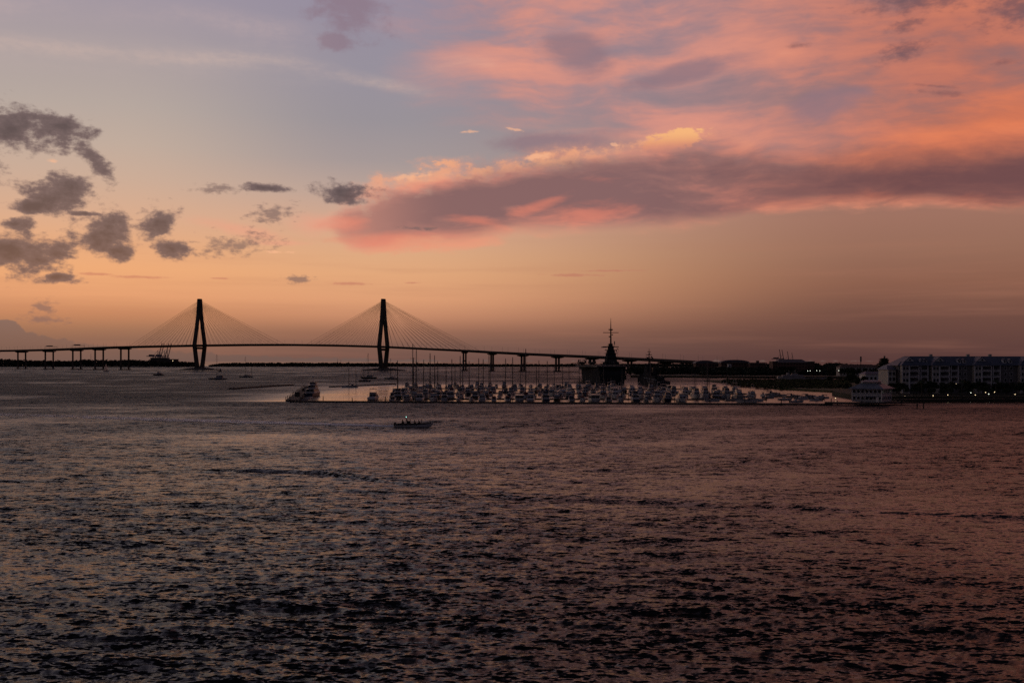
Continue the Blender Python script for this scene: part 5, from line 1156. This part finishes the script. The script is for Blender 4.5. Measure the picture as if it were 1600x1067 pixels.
for i, (x, y, a) in enumerate(pls):
    v = car.matrix_basis @ Vector((x, y, zdk + .02)) if False else Vector(car.location) + Matrix.Rotation(R(1.2), 3, 'Z') @ Vector((x, y, zdk + .02))
    place(PL[i % 2], 'aircraft', v, R(a), 'grey naval jet parked on the carrier deck, %s from the stern' % ORD[i], 'aircraft', 'aircraft on the carrier deck', 1.15)
def destroyer():
    e = empty('destroyer', at(1037, 850, 0), R(4), 'narrow grey destroyer seen end-on with a lattice of platforms and a tall mast', 'warship'); k = 850 / F
    def Zp(py): return zat(py, 850)
    st = []
    for i in range(11):
        f = i / 10; y = 110 * f; wv = 6 * (1 - max(0, (f - .65) / .35) ** 2) + .15; zs = 4.5 + 2.5 * f
        st.append([(wv, y, zs), (wv * .85, y, 0), (wv * .6, y, -2), (-wv * .6, y, -2), (-wv * .85, y, 0), (-wv, y, zs)])
    MB().loft(st).build('hull', HGREY, e)
    for w_, y, d_, z0, z1 in ((9, 45, 60, 4.6, 8.5), (7, 55, 30, 8.5, 12), (6, 62, 16, 12, 15.5), (4.6, 64, 10, 15.5, Zp(571))):
        o = MB().box((0, y, (z0 + z1)/2), (w_, d_, z1 - z0 + .02), (.92, .95)).build('superstructure', HGREY, e); MB().box((0, y, z1), (w_ + 1, d_ + 1, .25)).build('platform', HGREY, o)
    for y in (14, 28, 92):
        o = MB().box((0, y, 7.2 if y < 90 else 8.6), (4.4, 5, 2.6), (.85, .8)).build('gun_turret', HGREY, e)
        for sx in (-.7, .7): MB().tube([(sx, y - 2, 7.6 if y < 90 else 9), (sx, y - 7.5, 8.6 if y < 90 else 10)], .16, 5).build('gun_barrel', STEEL, o)
    for y in (40, 50): MB().box((0, y, 13), (3, 4.5, 6), (.85, .85)).build('funnel', BLACKH, e)
    ms = MB().tube([(0, 60, 15), (0, 60, Zp(543))], .7, 6, .15).build('mast', HGREY, e)
    for s_ in (1, -1): MB().tube([(s_ * 2.5, 57, 12), (0, 60, Zp(560))], .22, 5).build('mast_leg', HGREY, ms)
    for py, hw in ((560, 4.0), (558, 3.0), (553.5, 2.6), (548.5, 1.5)): MB().tube([(-hw, 60, Zp(py)), (hw, 60, Zp(py))], .3, 5).build('yardarm', HGREY, ms)
    for sx, py in ((2.2, 557), (-1.5, 559), (0, 552), (3, 559)): MB().ball((sx, 59.5, Zp(py)), .75, 7, 5, .8).build('radome', HGREY, ms)
    for sx in (-5, -3.6, 4.2): MB().tube([(sx, 40, 8), (sx, 40, Zp(573))], .25, 5).build('whip_antenna', HGREY, e)
    rl = MB()
    for sg in (1, -1): rl.tube([(sg*5.6, 2, 5.7), (sg*5.8, 60, 7)], .06, 4)
    rl.build('deck_rail', ALU, e)
destroyer()
def cutter():
    Y = 1118; x0 = at(1213, Y).x; e = empty('patrol_ship', (x0, Y, 0), 0, 'pale patrol ship with blocky superstructure lying behind the marsh spit', 'ship')
    PG = mat('weathered_pale_grey', (.33, .31, .31), .6, .15, .3); L = 56.0; hp = hull(L, 9, 3.6, 2.0, PG, 1, .6, DGREY, .05)
    for pn, me, subs in hp:
        o = obj(pn, me, e); o.location = (L/2, 0, 0)
        for sn, sm in subs: obj(sn, sm, o)
    for xa, xb, w_, z0, z1 in ((5, 32, 7, 2.2, 4.4), (6.5, 30, 6.4, 4.4, 6.4), (17, 24, 5, 6.4, 8.0)):
        nm, me, subs = cabin('superstructure', xa, xb, w_, z0, z1, PG, .08, glass=(.5, .75)); o = obj(nm, me, e)
        for sn, sm in subs: obj(sn, sm, o)
    MB().box((13, 0, 7.6), (3, 2.6, 2.6), (.8, .9)).build('funnel', PG, e); MB().tube([(21, 0, 8), (21, 0, 12.5)], .3, 6, .1).tube([(21, -2, 10.6), (21, 2, 10.6)], .12, 4).build('mast', PG, e); MB().tube([(14, 0, 8.8), (14, 0, 11.5)], .2, 6, .1).build('mast', PG, e)
    MB().box((2.4, 0, 3.4), (3, 6, 3.2), (.7, .9)).build('stern_house', PG, e)
cutter()

# ------------------------------------------------------------------ look-alikes are told apart by their order from the left
ONES = ORD[:9]; TENS = {1: 'tenth', 2: 'twentieth', 3: 'thirtieth', 4: 'fortieth', 5: 'fiftieth', 6: 'sixtieth', 7: 'seventieth'}; TENP = {2: 'twenty-', 3: 'thirty-', 4: 'forty-', 5: 'fifty-', 6: 'sixty-', 7: 'seventy-'}
def ordw(n): return ORD[n - 1] if n < 20 else (TENS[n // 10] if n % 10 == 0 else TENP[n // 10] + ONES[n % 10 - 1])
same = {}
for o in col.objects:
    if o.parent is None and 'category' in o.keys(): same.setdefault(o['label'], []).append(o)
for lab, lst in same.items():
    if len(lst) > 1:
        lst.sort(key=lambda o: o.location.x / o.location.y)
        for i, o in enumerate(lst): o['label'] = '%s, %s from the left' % (lab, ordw(i + 1))
